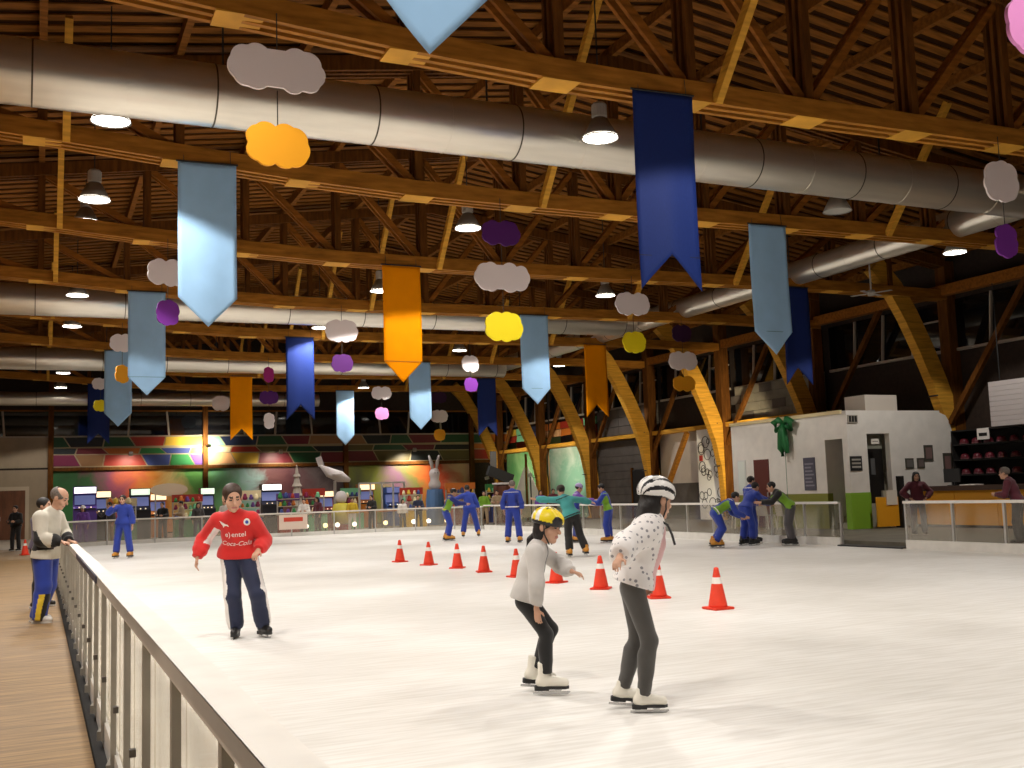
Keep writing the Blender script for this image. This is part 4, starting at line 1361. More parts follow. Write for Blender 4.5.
for k, px in enumerate((306, 325, 337, 354, 385, 413, 428, 446)):  # globes added for the row of bright spots along the barrier
    yy = 47.0
    fl_ = thing('added_globe', 'small added glowing globe behind the far barrier, number %s from the left' % ('one', 'two', 'three', 'four', 'five', 'six', 'seven', 'eight')[k], 'light', (fx(px, yy), yy, 0), 0, 'added glowing globes along the far barrier')
    MB().lathe([(.1, 0), (.08, .03), (.03, .05), (.03, .3), (0, .3)], 10).build('stem', black_metal, fl_)
    MB().lathe([(0, .28), (.08, .31), (.11, .39), (.08, .47), (0, .5)], 12).build('globe', mat('globe_glow_%d' % (k % 3), ((1, .95, .85), (1, .8, .4), (1, .97, .9))[k % 3], emit=3), fl_, smooth=True)

# ------------------------------------------------------------------ flood lamps that light the murals; all but the first are added
def flood(x, y, z, target, power, lab, size=70, col=(1, .9, .72), post=False):
    r = thing('flood_lamp', lab, 'lamp', (x, y, z), group='small flood lamps')
    d = (Vector(target) - Vector((x, y, z))).normalized()
    MB().bar(-d * .12, d * .06, .2, .16).build('housing', lamp_body, r)
    MB().bar(d * .062, d * .068, .17, .13).build('lens', lamp_glow, r)
    a0 = Vector((0, 0, .06))
    if post:
        gz = DZ if y < RY1 else 0
        MB().tube([(0, 0, .1), (0, 0, gz - z)], .04, 8).build('pole', black_metal, r)
        MB().tube([(0, 0, gz - z), (0, 0, gz - z + .03)], .25, 12).build('foot', black_metal, r)
    else:
        wl = Vector((0, YB - .2 - y, 0)) if x < 22 else Vector((26.6 - x, 0, -.12))
        MB().bar(a0, a0 + wl, .05, .05).build('wall_arm', black_metal, r)
    s = bpy.data.lights.new('flood_beam', 'SPOT')
    s.energy = power
    s.color = col
    s.spot_size = math.radians(size)
    s.spot_blend = .7
    s.shadow_soft_size = .1
    l = bpy.data.objects.new('beam', s)
    COL.objects.link(l)
    l.parent = r
    l.location = d * .12
    l.rotation_euler = d.to_track_quat('-Z', 'Y').to_euler()


flood(8.56, 60.0, 4.7, (8.4, 61.4, 4.8), 700, 'flood lamp lighting the panels beside the second wall post', 140)
flood(24.2, 51.6, 2.5, (27.0, 52.2, 3.4), 420, 'added flood lamp on a pole lighting the mint side mural', 125, post=True)  # added with its pole to brighten the side mural
flood(24.2, 57.6, 2.5, (27.0, 58.2, 3.4), 420, 'added flood lamp on a pole lighting the farthest side mural', 125, post=True)
flood(4.5, 59.8, 4.3, (4.5, 61.4, 2.2), 220, 'added flood lamp over the green and orange back mural', 130)  # added to brighten the back mural bays
flood(12.5, 59.8, 4.3, (12.5, 61.4, 2.2), 260, 'added flood lamp over the sky and tree back mural', 130)
flood(20.5, 59.9, 4.3, (20.5, 61.4, 2.0), 600, 'added flood lamp lighting the right end of the back mural', 120)
flood(24.3, 32.4, 2.9, (26.3, 37.6, 3.8), 1500, 'added flood lamp on a pole behind the white booth', 80, (1, .84, .55), True)  # added out of sight to light the column and circle panel

# ------------------------------------------------------------------ people: smooth bodies grown from a skeleton
V3 = lambda *a: np.array(a, float)


class Field:
    """signed distance field on a grid, meshed with surface nets"""

    def __init__(self, lo, hi, h):
        self.lo, self.h = np.array(lo, float) - 2 * h, h
        n = np.ceil((np.array(hi, float) + 2 * h - self.lo) / h).astype(int) + 1
        self.n = n
        self.d = np.full(n, .2, np.float32)
        self.ax = [self.lo[i] + np.arange(n[i]) * h for i in range(3)]

    def _block(self, lo, hi):
        i0 = np.clip(np.floor((np.array(lo) - self.lo) / self.h).astype(int), 0, self.n - 1)
        i1 = np.clip(np.ceil((np.array(hi) - self.lo) / self.h).astype(int) + 1, 1, self.n)
        s = tuple(slice(a, b) for a, b in zip(i0, i1))
        X, Y, Z = np.meshgrid(self.ax[0][s[0]], self.ax[1][s[1]], self.ax[2][s[2]], indexing='ij', sparse=True)
        return s, X, Y, Z

    def _join(self, s, v, k, op):
        a = self.d[s]
        if op == 'sub':
            v = -v
            if k > 0:
                hh = np.clip(.5 - .5 * (a - v) / k, 0, 1)
                self.d[s] = a * (1 - hh) + v * hh + k * hh * (1 - hh)
            else:
                self.d[s] = np.maximum(a, v)
            return
        if k > 0:
            hh = np.clip(.5 + .5 * (a - v) / k, 0, 1)
            self.d[s] = a * (1 - hh) + v * hh - k * hh * (1 - hh)
        else:
            self.d[s] = np.minimum(a, v)

    def cone(self, a, b, ra, rb, k=.02, flat=None, op='add'):
        a, b = np.asarray(a, float), np.asarray(b, float)
        m = max(ra, rb) + k + 2.5 * self.h
        s, X, Y, Z = self._block(np.minimum(a, b) - m, np.maximum(a, b) + m)
        px, py, pz = X - a[0], Y - a[1], Z - a[2]
        ba = b - a
        if flat is not None:
            u, f = np.asarray(flat[0], float), flat[1]
            w = px * u[0] + py * u[1] + pz * u[2]
            e = (1 / f - 1)
            px, py, pz = px + w * u[0] * e, py + w * u[1] * e, pz + w * u[2] * e
            ba = ba + u * (ba @ u) * e
        l2 = max(ba @ ba, 1e-9)
        t = np.clip((px * ba[0] + py * ba[1] + pz * ba[2]) / l2, 0, 1)
        v = np.sqrt((px - t * ba[0]) ** 2 + (py - t * ba[1]) ** 2 + (pz - t * ba[2]) ** 2) - (ra + (rb - ra) * t)
        if flat is not None:
            v = v * (flat[1] ** .5)
        self._join(s, v.astype(np.float32), k, op)

    def ell(self, c, r, R=None, k=.015, op='add'):
        c, r = np.asarray(c, float), np.asarray(r, float)
        m = r.max() + k + 2.5 * self.h
        s, X, Y, Z = self._block(c - m, c + m)
        px, py, pz = X - c[0], Y - c[1], Z - c[2]
        if R is not None:
            px, py, pz = (px * R[0, i] + py * R[1, i] + pz * R[2, i] for i in range(3))
        k0 = np.sqrt((px / r[0]) ** 2 + (py / r[1]) ** 2 + (pz / r[2]) ** 2)
        k1 = np.sqrt((px / r[0] ** 2) ** 2 + (py / r[1] ** 2) ** 2 + (pz / r[2] ** 2) ** 2)
        v = k0 * (k0 - 1) / np.maximum(k1, 1e-6)
        self._join(s, v.astype(np.float32), k, op)

    def cut(self, p, nrm):
        """keep the side nrm points away from"""
        X, Y, Z = np.meshgrid(*self.ax, indexing='ij', sparse=True)
        v = (X - p[0]) * nrm[0] + (Y - p[1]) * nrm[1] + (Z - p[2]) * nrm[2]
        self.d = np.maximum(self.d, v.astype(np.float32))

    def mesh(self, name, mats, paint=None):
        d = self.d
        inside = d < 0
        nx, ny, nz = d.shape
        c = inside
        cnt = np.zeros((nx - 1, ny - 1, nz - 1), np.int8)
        for i in (0, 1):
            for j in (0, 1):
                for k in (0, 1):
                    cnt += c[i:nx - 1 + i, j:ny - 1 + j, k:nz - 1 + k]
        act = np.argwhere((cnt > 0) & (cnt < 8))
        if len(act) == 0:
            return None
        idx = np.full(cnt.shape, -1, np.int64)
        idx[act[:, 0], act[:, 1], act[:, 2]] = np.arange(len(act))
        corners = np.array([(i, j, k) for i in (0, 1) for j in (0, 1) for k in (0, 1)])
        val = np.stack([d[act[:, 0] + i, act[:, 1] + j, act[:, 2] + k] for i, j, k in corners], 1)
        acc = np.zeros((len(act), 3))
        num = np.zeros(len(act))
        for a in range(8):
            for b in range(a + 1, 8):
                if np.abs(corners[a] - corners[b]).sum() != 1:
                    continue
                va, vb = val[:, a], val[:, b]
                x = (va < 0) != (vb < 0)
                t = np.where(x, va / np.where(x, va - vb, 1), 0)
                acc += np.where(x[:, None], corners[a] + t[:, None] * (corners[b] - corners[a]), 0)
                num += x
        P = self.lo + (act + acc / num[:, None]) * self.h
        quads = []
        for axis in range(3):
            o1, o2 = [(1, 2), (2, 0), (0, 1)][axis]
            sl0 = [slice(1, -1)] * 3
            sl0[axis] = slice(0, -1)
            sl1 = [slice(1, -1)] * 3
            sl1[axis] = slice(1, None)
            x = inside[tuple(sl0)] != inside[tuple(sl1)]
            e = np.argwhere(x)
            off = np.ones(3, int)
            off[axis] = 0
            e = e + off
            fl = inside[e[:, 0], e[:, 1], e[:, 2]]
            q = []
            for da, db in ((-1, -1), (0, -1), (0, 0), (-1, 0)):
                t = e.copy()
                t[:, o1] += da
                t[:, o2] += db
                q.append(idx[t[:, 0], t[:, 1], t[:, 2]])
            q = np.stack(q, 1)
            q[~fl] = q[~fl][:, ::-1]
            quads.append(q)
        Q = np.concatenate(quads)
        Q = Q[(Q >= 0).all(1)]
        me = bpy.data.meshes.new(name)
        me.vertices.add(len(P))
        me.vertices.foreach_set('co', P.astype(np.float32).ravel())
        me.loops.add(len(Q) * 4)
        me.loops.foreach_set('vertex_index', Q.ravel().astype(np.int32))
        me.polygons.add(len(Q))
        me.polygons.foreach_set('loop_start', np.arange(0, len(Q) * 4, 4, dtype=np.int32))
        me.polygons.foreach_set('use_smooth', np.ones(len(Q), bool))
        for m_ in mats:
            me.materials.append(m_)
        if paint is not None:
            C = P[Q].mean(1)
            me.polygons.foreach_set('material_index', np.asarray(paint(C), np.int32))
        me.update(calc_edges=True)
        return me


def unit(v):
    v = np.asarray(v, float)
    return v / max(np.linalg.norm(v), 1e-9)


def head_frame(fwd, up=(0, 0, 1)):
    f = unit(fwd)
    s = unit(np.cross(f, up))
    u = np.cross(s, f)
    return np.stack([s, f, u], 1)      # columns: right, forward, up


def pose(S=1.75, lean=(0, .05), twist=0, head=(0, 1, -.1), armL=((-.25, .05, -1), (0, .3, -1)), armR=((.25, .05, -1), (0, .3, -1)),
         legL=((-.08, .12, -1), (-.04, -.08, -1)), legR=((.08, .12, -1), (.04, -.08, -1)), ankle=.15, side=0):
    """skeleton facing +y; directions are local. L is at -x."""
    k = S / 1.75
    J = {}
    pel = V3(0, 0, .95 * k)
    sp = unit((side, lean[1], 1) if not isinstance(lean, (int, float)) else (side, lean, 1))
    J['pelvis'] = pel
    J['chest'] = pel + sp * .30 * k
    J['neck'] = pel + sp * .50 * k
    nd = unit(sp * .8 + unit(head) * .35 + V3(0, 0, .5))
    J['head'] = J['neck'] + nd * .165 * k
    J['hf'] = unit(head)
    ct, st_ = math.cos(twist), math.sin(twist)
    sd = V3(ct, st_, 0)
    for n, sg, arm, leg in (('L', -1, armL, legL), ('R', 1, armR, legR)):
        sh = J['neck'] - sp * .07 * k + sd * sg * .185 * k
        J['sh' + n] = sh
        J['el' + n] = sh + unit(arm[0]) * .285 * k
        J['wr' + n] = J['el' + n] + unit(arm[1]) * .25 * k
        hp = pel + V3(sg * .095 * k, 0, -.04 * k)
        J['hip' + n] = hp
        J['kn' + n] = hp + unit(leg[0]) * .425 * k
        J['an' + n] = J['kn' + n] + unit(leg[1]) * .40 * k
    dz = ankle - min(J['anL'][2], J['anR'][2])
    for n in J:
        if n != 'hf':
            J[n] = J[n] + V3(0, 0, dz)
    return J


def human(name, label, J, loc, rz, S=1.75, res=.012, group=None, top=None, bottom=None, hair=hair_black, style='short', skinm=skin, topm=None, botm=None,
          toppaint=None, botpaint=None, t_top=.022, t_bot=.02, hem=.02, foot='skate', footm=None, toe=None, build=1.0, helmet=None, fingers=True, flare=0.0, sleeve=1.0, hs=1.12, fs=1.0, cuff=.02, tall=False,
          handpose=None, extra=None, female=False, hat=None):
    root = thing(name, label, 'person', loc, rz, group)
    k = S / 1.75
    b = k * build
    kh = k * hs
    pts = np.array([v for n, v in J.items() if n != 'hf'])
    lo, hi = pts.min(0) - .24 * k, pts.max(0) + .24 * k
    lo[2] = max(lo[2], -.05)
    side = unit(J['hipR'] - J['hipL'])
    ss = unit(J['shR'] - J['shL'])
    sp = unit(J['neck'] - J['pelvis'])
    front = unit(np.cross(sp, side))
    # with x right and z up, forward (+y) = up x right
    HF = head_frame(J['hf'], sp * .4 + V3(0, 0, 1))
    hd = J['head']

    def hp(x, y, z):
        return hd + HF @ (V3(x, y, z) * kh)
    # ---------- body
    F = Field(lo, hi, res)
    pel, chs, nk = J['pelvis'], J['chest'], J['neck']
    F.cone(J['hipL'] + side * .01, J['hipR'] - side * .01, .085 * b, .085 * b, .03, (front, .85))
    F.cone(pel, chs, .115 * b, .128 * b, .04, (front, .70))
    F.cone(chs, nk - sp * .07 * k, .130 * b, .11 * b, .04, (front, .72))
    F.cone(J['shL'] + ss * .02, J['shR'] - ss * .02, .055 * b, .055 * b, .04)
    F.cone(nk - sp * .05 * k, hd - HF[:, 2] * .04 * k, .058 * k, .050 * k, .03)
    for n in 'LR':
        F.cone(J['sh' + n], J['el' + n], .048 * b, .037 * b, .02)
        F.cone(J['el' + n], J['wr' + n], .038 * b, .025 * b, .015)
        F.cone(J['hip' + n], J['kn' + n], .076 * b, .046 * b, .03)
        kn, an = J['kn' + n], J['an' + n]
        F.cone(kn, an, .046 * b, .032 * b, .02)
        # foot stub inside the shoe
        # hand
        w = unit(J['wr' + n] - J['el' + n])
        hpz = handpose or {}
        hdirs = hpz.get(n, {})
        w = unit(hdirs.get('dir', w))
        pn = unit(hdirs.get('palm', -side if n == 'R' else side) - w * (w @ np.asarray(hdirs.get('palm', -side if n == 'R' else side))))   # palm faces this way
        ac = unit(np.cross(w, pn))
        th = ac * (1 if ac @ front > 0 else -1)
        wr = J['wr' + n]
        p0, p1 = wr + w * .02 * k, wr + w * .085 * k
        F.cone(p0, p1, .030 * k, .036 * k, .012, (pn, .5))
        if fingers:
            curl = hdirs.get('curl', .5)
            for fi, (o, L) in enumerate(((.027, .068), (.009, .076), (-.009, .070), (-.026, .055))):
                a0 = p1 + th * o * k
                d1 = unit(w + pn * curl * .6 + th * o * 3)
                d2 = unit(w + pn * curl * 1.8)
                a1 = a0 + d1 * L * .5 * k
                a2 = a1 + d2 * L * .5 * k
                fr = max(.0085 * k, res * .62)
                F.cone(a0 - d1 * .015, a1, fr, fr, .004)
                F.cone(a1, a2, fr, fr * .85, .004)
            t0 = wr + w * .03 * k + th * .02 * k
            t1 = t0 + unit(th * 1.0 + w * .8 + pn * .2) * .045 * k
            t2 = t1 + unit(th * .2 + w * 1.0 + pn * .5) * .032 * k
            fr = max(.0105 * k, res * .65)
            F.cone(t0, t1, fr * 1.2, fr, .008)
            F.cone(t1, t2, fr, fr * .85, .006)
    # head
    F.ell(hp(0, -.012, .035), V3(.074, .094, .082) * kh, HF, .02)
    F.ell(hp(0, .022, -.035), V3(.058, .066, .078) * kh, HF, .02)
    F.ell(hp(0, .062, -.088), V3(.026, .024, .022) * kh, HF, .015)
    F.cone(hp(0, .082, .012), hp(0, .103, -.022), .009 * kh, .014 * kh, .008)
    F.cone(hp(-.030, .078, .028), hp(.030, .078, .028), .011 * kh, .011 * kh, .012)
    F.cone(hp(-.018, .082, -.058), hp(.018, .082, -.058), .009 * kh, .009 * kh, .008)
    for s in (-1, 1):
        F.ell(hp(.03 * s, .090, .010), V3(.016, .012, .010) * kh, HF, .008, 'sub')
        F.ell(hp(.03 * s, .072, .010), V3(.014, .014, .012) * kh, HF, .004)
        F.ell(hp(.076 * s, -.008, .0), V3(.012, .022, .034) * kh, HF, .006)
        F.ell(hp(.044 * s, .052, -.025), V3(.024, .022, .024) * kh, HF, .015)

    def bodypaint(C):
        L = (C - hd) @ HF / kh
        mi = np.zeros(len(C), int)
        eye = (np.abs(np.abs(L[:, 0]) - .03) < .012) & (np.abs(L[:, 2] - .010) < .0065) & (L[:, 1] > .07)
        brow = (np.abs(np.abs(L[:, 0]) - .032) < .020) & (np.abs(L[:, 2] - .034) < .007) & (L[:, 1] > .068)
        lip = (np.abs(L[:, 0]) < .024) & (np.abs(L[:, 2] + .058) < .010) & (L[:, 1] > .06)
        mi[lip] = 1
        mi[brow] = 3
        mi[eye] = 2
        return mi
    me = F.mesh('body', [skinm, skin_dark, eye_dark, hair], bodypaint)
    link('body', me, None, root)
    # ---------- trousers
    tb = t_bot * k
    F = Field(lo, hi, max(res, .011))
    F.cone(J['hipL'] + side * .01, J['hipR'] - side * .01, .085 * b + tb, .085 * b + tb, .03, (front, .9))
    F.cone(pel, pel + sp * .10 * k, .113 * b + tb, .108 * b + tb, .03, (front, .75))
    for n in 'LR':
        hip, kn, an = J['hip' + n], J['kn' + n], J['an' + n]
        F.cone(hip, kn, .082 * b + tb, .054 * b + tb + flare * .4, .025)
        F.cone(kn, an, .054 * b + tb + flare * .4, .042 * b + tb * .9 + flare, .025)
        F.cone(kn * .70 + an * .30 - front * .018, kn * .40 + an * .60 - front * .006, .050 * b + tb, .044 * b + tb, .03)
        dn = unit(an - kn)
        for q in range(3):     # folds above the ankle
            F.cone(an - dn * (.05 + q * .06) * k - side * .02, an - dn * (.068 + q * .06) * k + side * .02, .034 * b + tb * .9 + flare, .034 * b + tb * .9 + flare, .02)
    F.cut(pel + sp * .10 * k, sp)
    for n in 'LR':
        kn, an = J['kn' + n], J['an' + n]
        dn = unit(an - kn)
        s_, X, Y, Z = F._block(an - .2 * k, an + .2 * k)
        v = (X - an[0]) * dn[0] + (Y - an[1]) * dn[1] + (Z - an[2]) * dn[2] - (cuff * k if foot == 'skate' else .045 * k)
        F.d[s_] = np.maximum(F.d[s_], v.astype(np.float32))
    ctx = dict(J=J, k=k, side=side, front=front, sp=sp, hd=hd, HF=HF)
    me = F.mesh('trousers', botm if isinstance(botm, list) else [botm], (lambda C: botpaint(C, ctx)) if botpaint else None)
    link('trousers', me, None, root)
    # ---------- jacket / shirt
    tt = t_top * k
    F = Field(lo, hi, max(res, .010))
    F.cone(pel - sp * hem * k, chs, .122 * b + tt, .130 * b + tt, .04, (front, .78))
    for q in (0., .5, 1.):
        dz_ = sp * (.04 - (hem + .07) * q) * k
        F.cone(pel - side * (.085 + .012 * q) * k + dz_, pel + side * (.085 + .012 * q) * k + dz_, (.098 + .008 * q) * b + tt, (.098 + .008 * q) * b + tt, .05, (front, .88))
    F.cone(chs, nk - sp * .07 * k, .131 * b + tt, .108 * b + tt, .04, (front, .75))
    F.cone(J['shL'] + ss * .02, J['shR'] - ss * .02, .055 * b + tt, .055 * b + tt, .045)
    F.cone(nk - sp * .05 * k, nk + sp * .005 * k, .074 * k + tt, .066 * k + tt * .4, .02)
    if female:
        for s in (-1, 1):
            F.ell(chs + sp * .08 * k + ss * .065 * s * k + front * .09 * k, V3(.06, .06, .06) * k, None, .04)
    for n in 'LR':
        sh, el, wr = J['sh' + n], J['el' + n], J['wr' + n]
        F.cone(sh, el, .050 * b + tt, .040 * b + tt, .025)
        we = el + (wr - el) * sleeve
        F.cone(el, we, .041 * b + tt, .030 * b + tt * .75, .02)
        dn = unit(wr - el)
        sd2 = unit(np.cross(dn, front))
        for q in range(3):
            F.cone(el + (wr - el) * (.15 + q * .25) - sd2 * .02, el + (wr - el) * (.08 + q * .25) + sd2 * .02, .038 * b + tt - q * .003, .038 * b + tt - q * .003, .012)
        s_, X, Y, Z = F._block(we - .12 * k, we + .12 * k)
        v = (X - we[0]) * dn[0] + (Y - we[1]) * dn[1] + (Z - we[2]) * dn[2]
        near = ((X - we[0]) ** 2 + (Y - we[1]) ** 2 + (Z - we[2]) ** 2) < (.085 * k) ** 2
        F.d[s_] = np.where(near, np.maximum(F.d[s_], v.astype(np.float32)), F.d[s_])
    F.cut(pel - sp * hem * k, -sp)
    me = F.mesh('jacket', topm if isinstance(topm, list) else [topm], (lambda C: toppaint(C, ctx)) if toppaint else None)
    jacket = link(top or 'jacket', me, None, root)
    # ---------- hair
    if style != 'none':
        F = Field(hd - .26 * kh, hd + .2 * kh, max(res * .9, .009)) if style in ('short', 'crop', 'bald') else Field(np.minimum(hd, nk) - .36 * kh, hd + .22 * kh, max(res, .010))
        F.ell(hp(0, -.018, .042), V3(.084, .100, .088) * kh, HF, .01)
        if style in ('long', 'pony'):
            F.ell(hp(0, -.045, -.03), V3(.082, .065, .10) * kh, HF, .02)
        if style == 'long':
            F.cone(hp(0, -.07, -.03), hp(0, -.115, -.26), .075 * kh, .055 * kh, .03, (HF[:, 1], .6))
            for s in (-1, 1):
                F.cone(hp(.07 * s, -.01, 0), hp(.082 * s, -.01, -.2), .032 * kh, .03 * kh, .02)
        if style == 'pony':
            F.cone(hp(0, -.08, -.05), hp(0, -.125, -.12), .022 * kh, .026 * kh, .01)
            F.cone(hp(0, -.125, -.12), hp(0, -.13, -.22), .026 * kh, .012 * kh, .01)
        if style == 'bob':
            F.ell(hp(0, -.05, -.05), V3(.080, .065, .10) * kh, HF, .02)
            F.cone(hp(0, -.07, -.08), hp(0, -.11, -.15), .055 * kh, .03 * kh, .02)
        # clear the face
        F.ell(hp(0, .085, -.02), V3(.066, .075, .082) * kh, HF, .008, 'sub')
        if style in ('short', 'crop'):
            F.ell(hp(0, .095, .0), V3(.070, .065, .085) * kh, HF, .008, 'sub')
            F.ell(hp(0, .04, -.10), V3(.12, .13, .095) * kh, HF, .01, 'sub')
        if style == 'bald':
            F.ell(hp(0, .03, .09), V3(.08, .10, .07) * kh, HF, .01, 'sub')
            F.ell(hp(0, .05, -.08), V3(.12, .13, .09) * kh, HF, .01, 'sub')
        me = F.mesh('hair', [hair])
        if me:
            link('hair', me, None, root)
    # ---------- helmet / hat
    if helmet:
        F = Field(hd - .2 * kh, hd + .24 * kh, max(.008, res * .8))
        F.ell(hp(0, -.012, .055), V3(.104, .128, .098) * kh, HF, .01)
        F.cut(hp(0, 0, .018), -HF[:, 2])
        for s in (-1, -.33, .33, 1):
            F.cone(hp(.052 * s, .10, .10), hp(.045 * s, .03, .150), .010 * kh, .012 * kh, .004, None, 'sub')
            F.cone(hp(.052 * s, -.10, .10), hp(.045 * s, -.03, .150), .010 * kh, .012 * kh, .004, None, 'sub')
        me = F.mesh('helmet', helmet['mats'], lambda C: helmet['paint']((C - hd) @ HF / kh))
        h = link('helmet', me, None, root)
        mb = MB()
        for s in (-1, 1):
            mb.tube([hp(.085 * s, .0, .03), hp(.078 * s, .02, -.05), hp(.02 * s, .045, -.118)], .006, 5)
        mb.build('strap', black_metal, h)
    if hat:
        F = Field(hd - .2 * kh, hd + .24 * kh, max(.010, res))
        F.ell(hp(0, -.012, .055), V3(.096, .112, .098) * kh, HF, .01)
        F.cut(hp(0, 0, .03), -HF[:, 2])
        link('hat', F.mesh('hat', [hat]), None, root)
    # ---------- feet
    for n in 'LR':
        an = J['an' + n]
        td = unit((toe or {}).get(n, front * V3(1, 1, 0)))
        pitch = math.asin(max(-1, min(1, td[2])))
        o = shoe(foot, footm, k * fs, tall)
        o.parent = root
        o.location = an + V3(0, 0, (.15 if foot == 'skate' else .085) * k * (fs - 1))
        o.rotation_euler = (0, -pitch, math.atan2(td[1], td[0]))
    if extra:
        extra(root, ctx, jacket)
    return root


SHOES = {}


def shoe(kind, m, k, tall=False):
    """shoe or skate, toe along +x, origin at the ankle"""
    key = (kind, m.name, round(k, 2), tall)
    parts = SHOES.get(key)
    if parts is None:
        z0 = -.15 if kind == 'skate' else -.085
        F = Field(V3(-.14, -.09, -.16), V3(.26, .09, .18), .008)
        zs = z0 + (.062 if kind == 'skate' else .022)
        F.cone(V3(-.05, 0, zs + .035) * k, V3(.14, 0, zs + .03) * k, .042 * k, .036 * k, .02)
        F.cone(V3(.05, 0, zs + .045) * k, V3(.15, 0, zs + .028) * k, .042 * k, .034 * k, .02)
        if kind == 'skate':
            tp = .105 if tall else .045
            F.cone(V3(-.02, 0, zs + .05) * k, V3(-.015, 0, tp) * k, .05 * k, (.054 if tall else .044) * k, .03)
            F.cut(V3(0, 0, tp) * k, V3(.1, 0, 1))
        else:
            F.cone(V3(-.01, 0, zs + .05) * k, V3(-.005, 0, .02) * k, .046 * k, .044 * k, .02)
        F.cut(V3(0, 0, zs) * k, V3(0, 0, -1))
        up = F.mesh('boot', [m])
        out = [(x * k, y * k) for x, y in ((-.10, -.022), (-.085, -.038), (.02, -.036), (.10, -.044), (.16, -.034), (.185, 0), (.16, .034), (.10, .044), (.02, .036), (-.085, .038), (-.10, .022))]
        sole = MB().prism(out, 'z', (zs - .018) * k, (zs + .006) * k)
        if kind == 'skate':
            sole.prism(out[:3] + out[8:], 'z', (zs - .03) * k, (zs - .015) * k)
        sm = black_metal if kind == 'skate' else mat('shoe_sole', (.55, .52, .48), .7)
        parts = [('boot', up, None), ('sole', sole.mesh('sole'), sm)]
        if kind == 'skate':
            bl_ = MB().prism([(x * k, z * k) for x, z in ((-.115, z0), (.17, z0), (.195, z0 + .018), (.19, z0 + .024), (-.115, z0 + .018))], 'y', -.003, .003)
            for x in (-.06, .09):
                bl_.prism([(p * k, z * k) for p, z in ((x - .03, zs - .02), (x + .04, zs - .02), (x + .02, z0 + .015), (x - .01, z0 + .015))], 'y', -.006, .006)
            parts.append(('blade', bl_.mesh('blade'), mat('skate_steel', (.55, .55, .55), .25, metal=.9)))
            lc = MB()
            for q in range(5):
                xx, zz = .055 - .012 * q * (1 if q < 3 else 1.1), zs + .075 + .028 * q
                lc.bar(V3(xx + .005, -.03, zz) * k, V3(xx + .005, .03, zz) * k, .007, .007)
            parts.append(('lace', lc.mesh('lace'), white_paint))
        for _, me, mm in parts:
            if mm is not None:
                me.materials.append(mm)
        SHOES[key] = parts
    root = bpy.data.objects.new('skate' if kind == 'skate' else 'shoe', parts[0][1])
    COL.objects.link(root)
    for nm, me, _ in parts[1:]:
        c = bpy.data.objects.new(nm, me)
        COL.objects.link(c)
        c.parent = root
    return root


VR = -CAM_YAW      # local x = to the right as seen from the camera, y = away from it


def fabric(name, col, rough=.75, noise=.12, scale=6):
    return mat('cloth_' + name, col, rough, noise=noise, nscale=scale, bump=.25, bscale=9, sheen=.2)


def joints(d):
    return {k: V3(*v) for k, v in d.items()}


def segdist(C, a, b):
    ab = b - a
    t = np.clip(((C - a) @ ab) / (ab @ ab), 0, 1)
    return np.linalg.norm(C - (a + t[:, None] * ab), axis=1), t


def project_text(root, jacket, body, size, centre, right, up, out, m, name, shear=0.0, offset=.004):
    """flat lettering laid onto the jacket front"""
    cu = bpy.data.curves.new(name, 'FONT')
    cu.body = body
    cu.size = size
    cu.shear = shear
    cu.align_x, cu.align_y = 'CENTER', 'CENTER'
    cu.resolution_u = 3
    tmp = bpy.data.objects.new(name, cu)
    COL.objects.link(tmp)
    me = bpy.data.meshes.new_from_object(tmp)
    bpy.data.objects.remove(tmp)
    me.name = name
    lay_on(root, jacket, me, centre, right, up, out, m, name, offset)


def lay_on(root, jacket, me, centre, right, up, out, m, name, offset=.004):
    bm = bmesh.new()
    bm.from_mesh(me)
    bmesh.ops.triangulate(bm, faces=bm.faces)
    for _ in range(2):
        es = [e for e in bm.edges if e.calc_length() > .02]
        if es:
            bmesh.ops.subdivide_edges(bm, edges=es, cuts=1)
            bmesh.ops.triangulate(bm, faces=bm.faces)
    tree = BVHTree.FromPolygons([v.co for v in jacket.data.vertices], [tuple(p.vertices) for p in jacket.data.polygons])
    c, r, u, o = (Vector(x) for x in (centre, right, up, out))
    for v in bm.verts:
        p = c + r * v.co.x + u * v.co.y
        hit, nrm, _, _ = tree.ray_cast(p + o * .5, -o)
        v.co = (hit + o * offset) if hit else p
    bm.to_mesh(me)
    bm.free()
    me.materials.clear()
    link(name, me, m, root)


# ---------------- materials for clothes
red_c = fabric('red', (.62, .015, .012))
navy_c = fabric('navy', (.012, .017, .05))
white_c = fabric('white', (.78, .74, .70))
cream_c = fabric('cream', (.58, .54, .45))
black_c = fabric('black', (.012, .011, .011))
blue_c = fabric('blue', (.018, .045, .33))
blued_c = fabric('deep_blue', (.014, .025, .20))
green_c = fabric('lime', (.16, .34, .015))
jean_c = fabric('charcoal_denim', (.075, .07, .064))
grey_c = fabric('grey_fleece', (.56, .53, .50))
pink_c = fabric('pink', (.70, .42, .42))
yellow_c = fabric('yellow', (.72, .50, .03))
teal_c = fabric('teal', (.05, .30, .29))
purple_c = fabric('purple', (.16, .06, .36))
lilac_c = fabric('lilac', (.35, .28, .50))
maroon_c = fabric('maroon', (.10, .012, .025))
tan_c = fabric('tan', (.34, .24, .14))
greyd_c = fabric('dark_grey', (.07, .065, .07))
boot_white = mat('boot_white', (.80, .76, .66), .4)
boot_black = mat('boot_black', (.015, .014, .014), .4)
boot_tan = mat('boot_tan', (.62, .27, .035), .45, noise=.15, nscale=10)
shoe_white = mat('trainer_white', (.65, .62, .58), .5)
shoe_dark = mat('shoe_dark', (.03, .025, .02), .5)


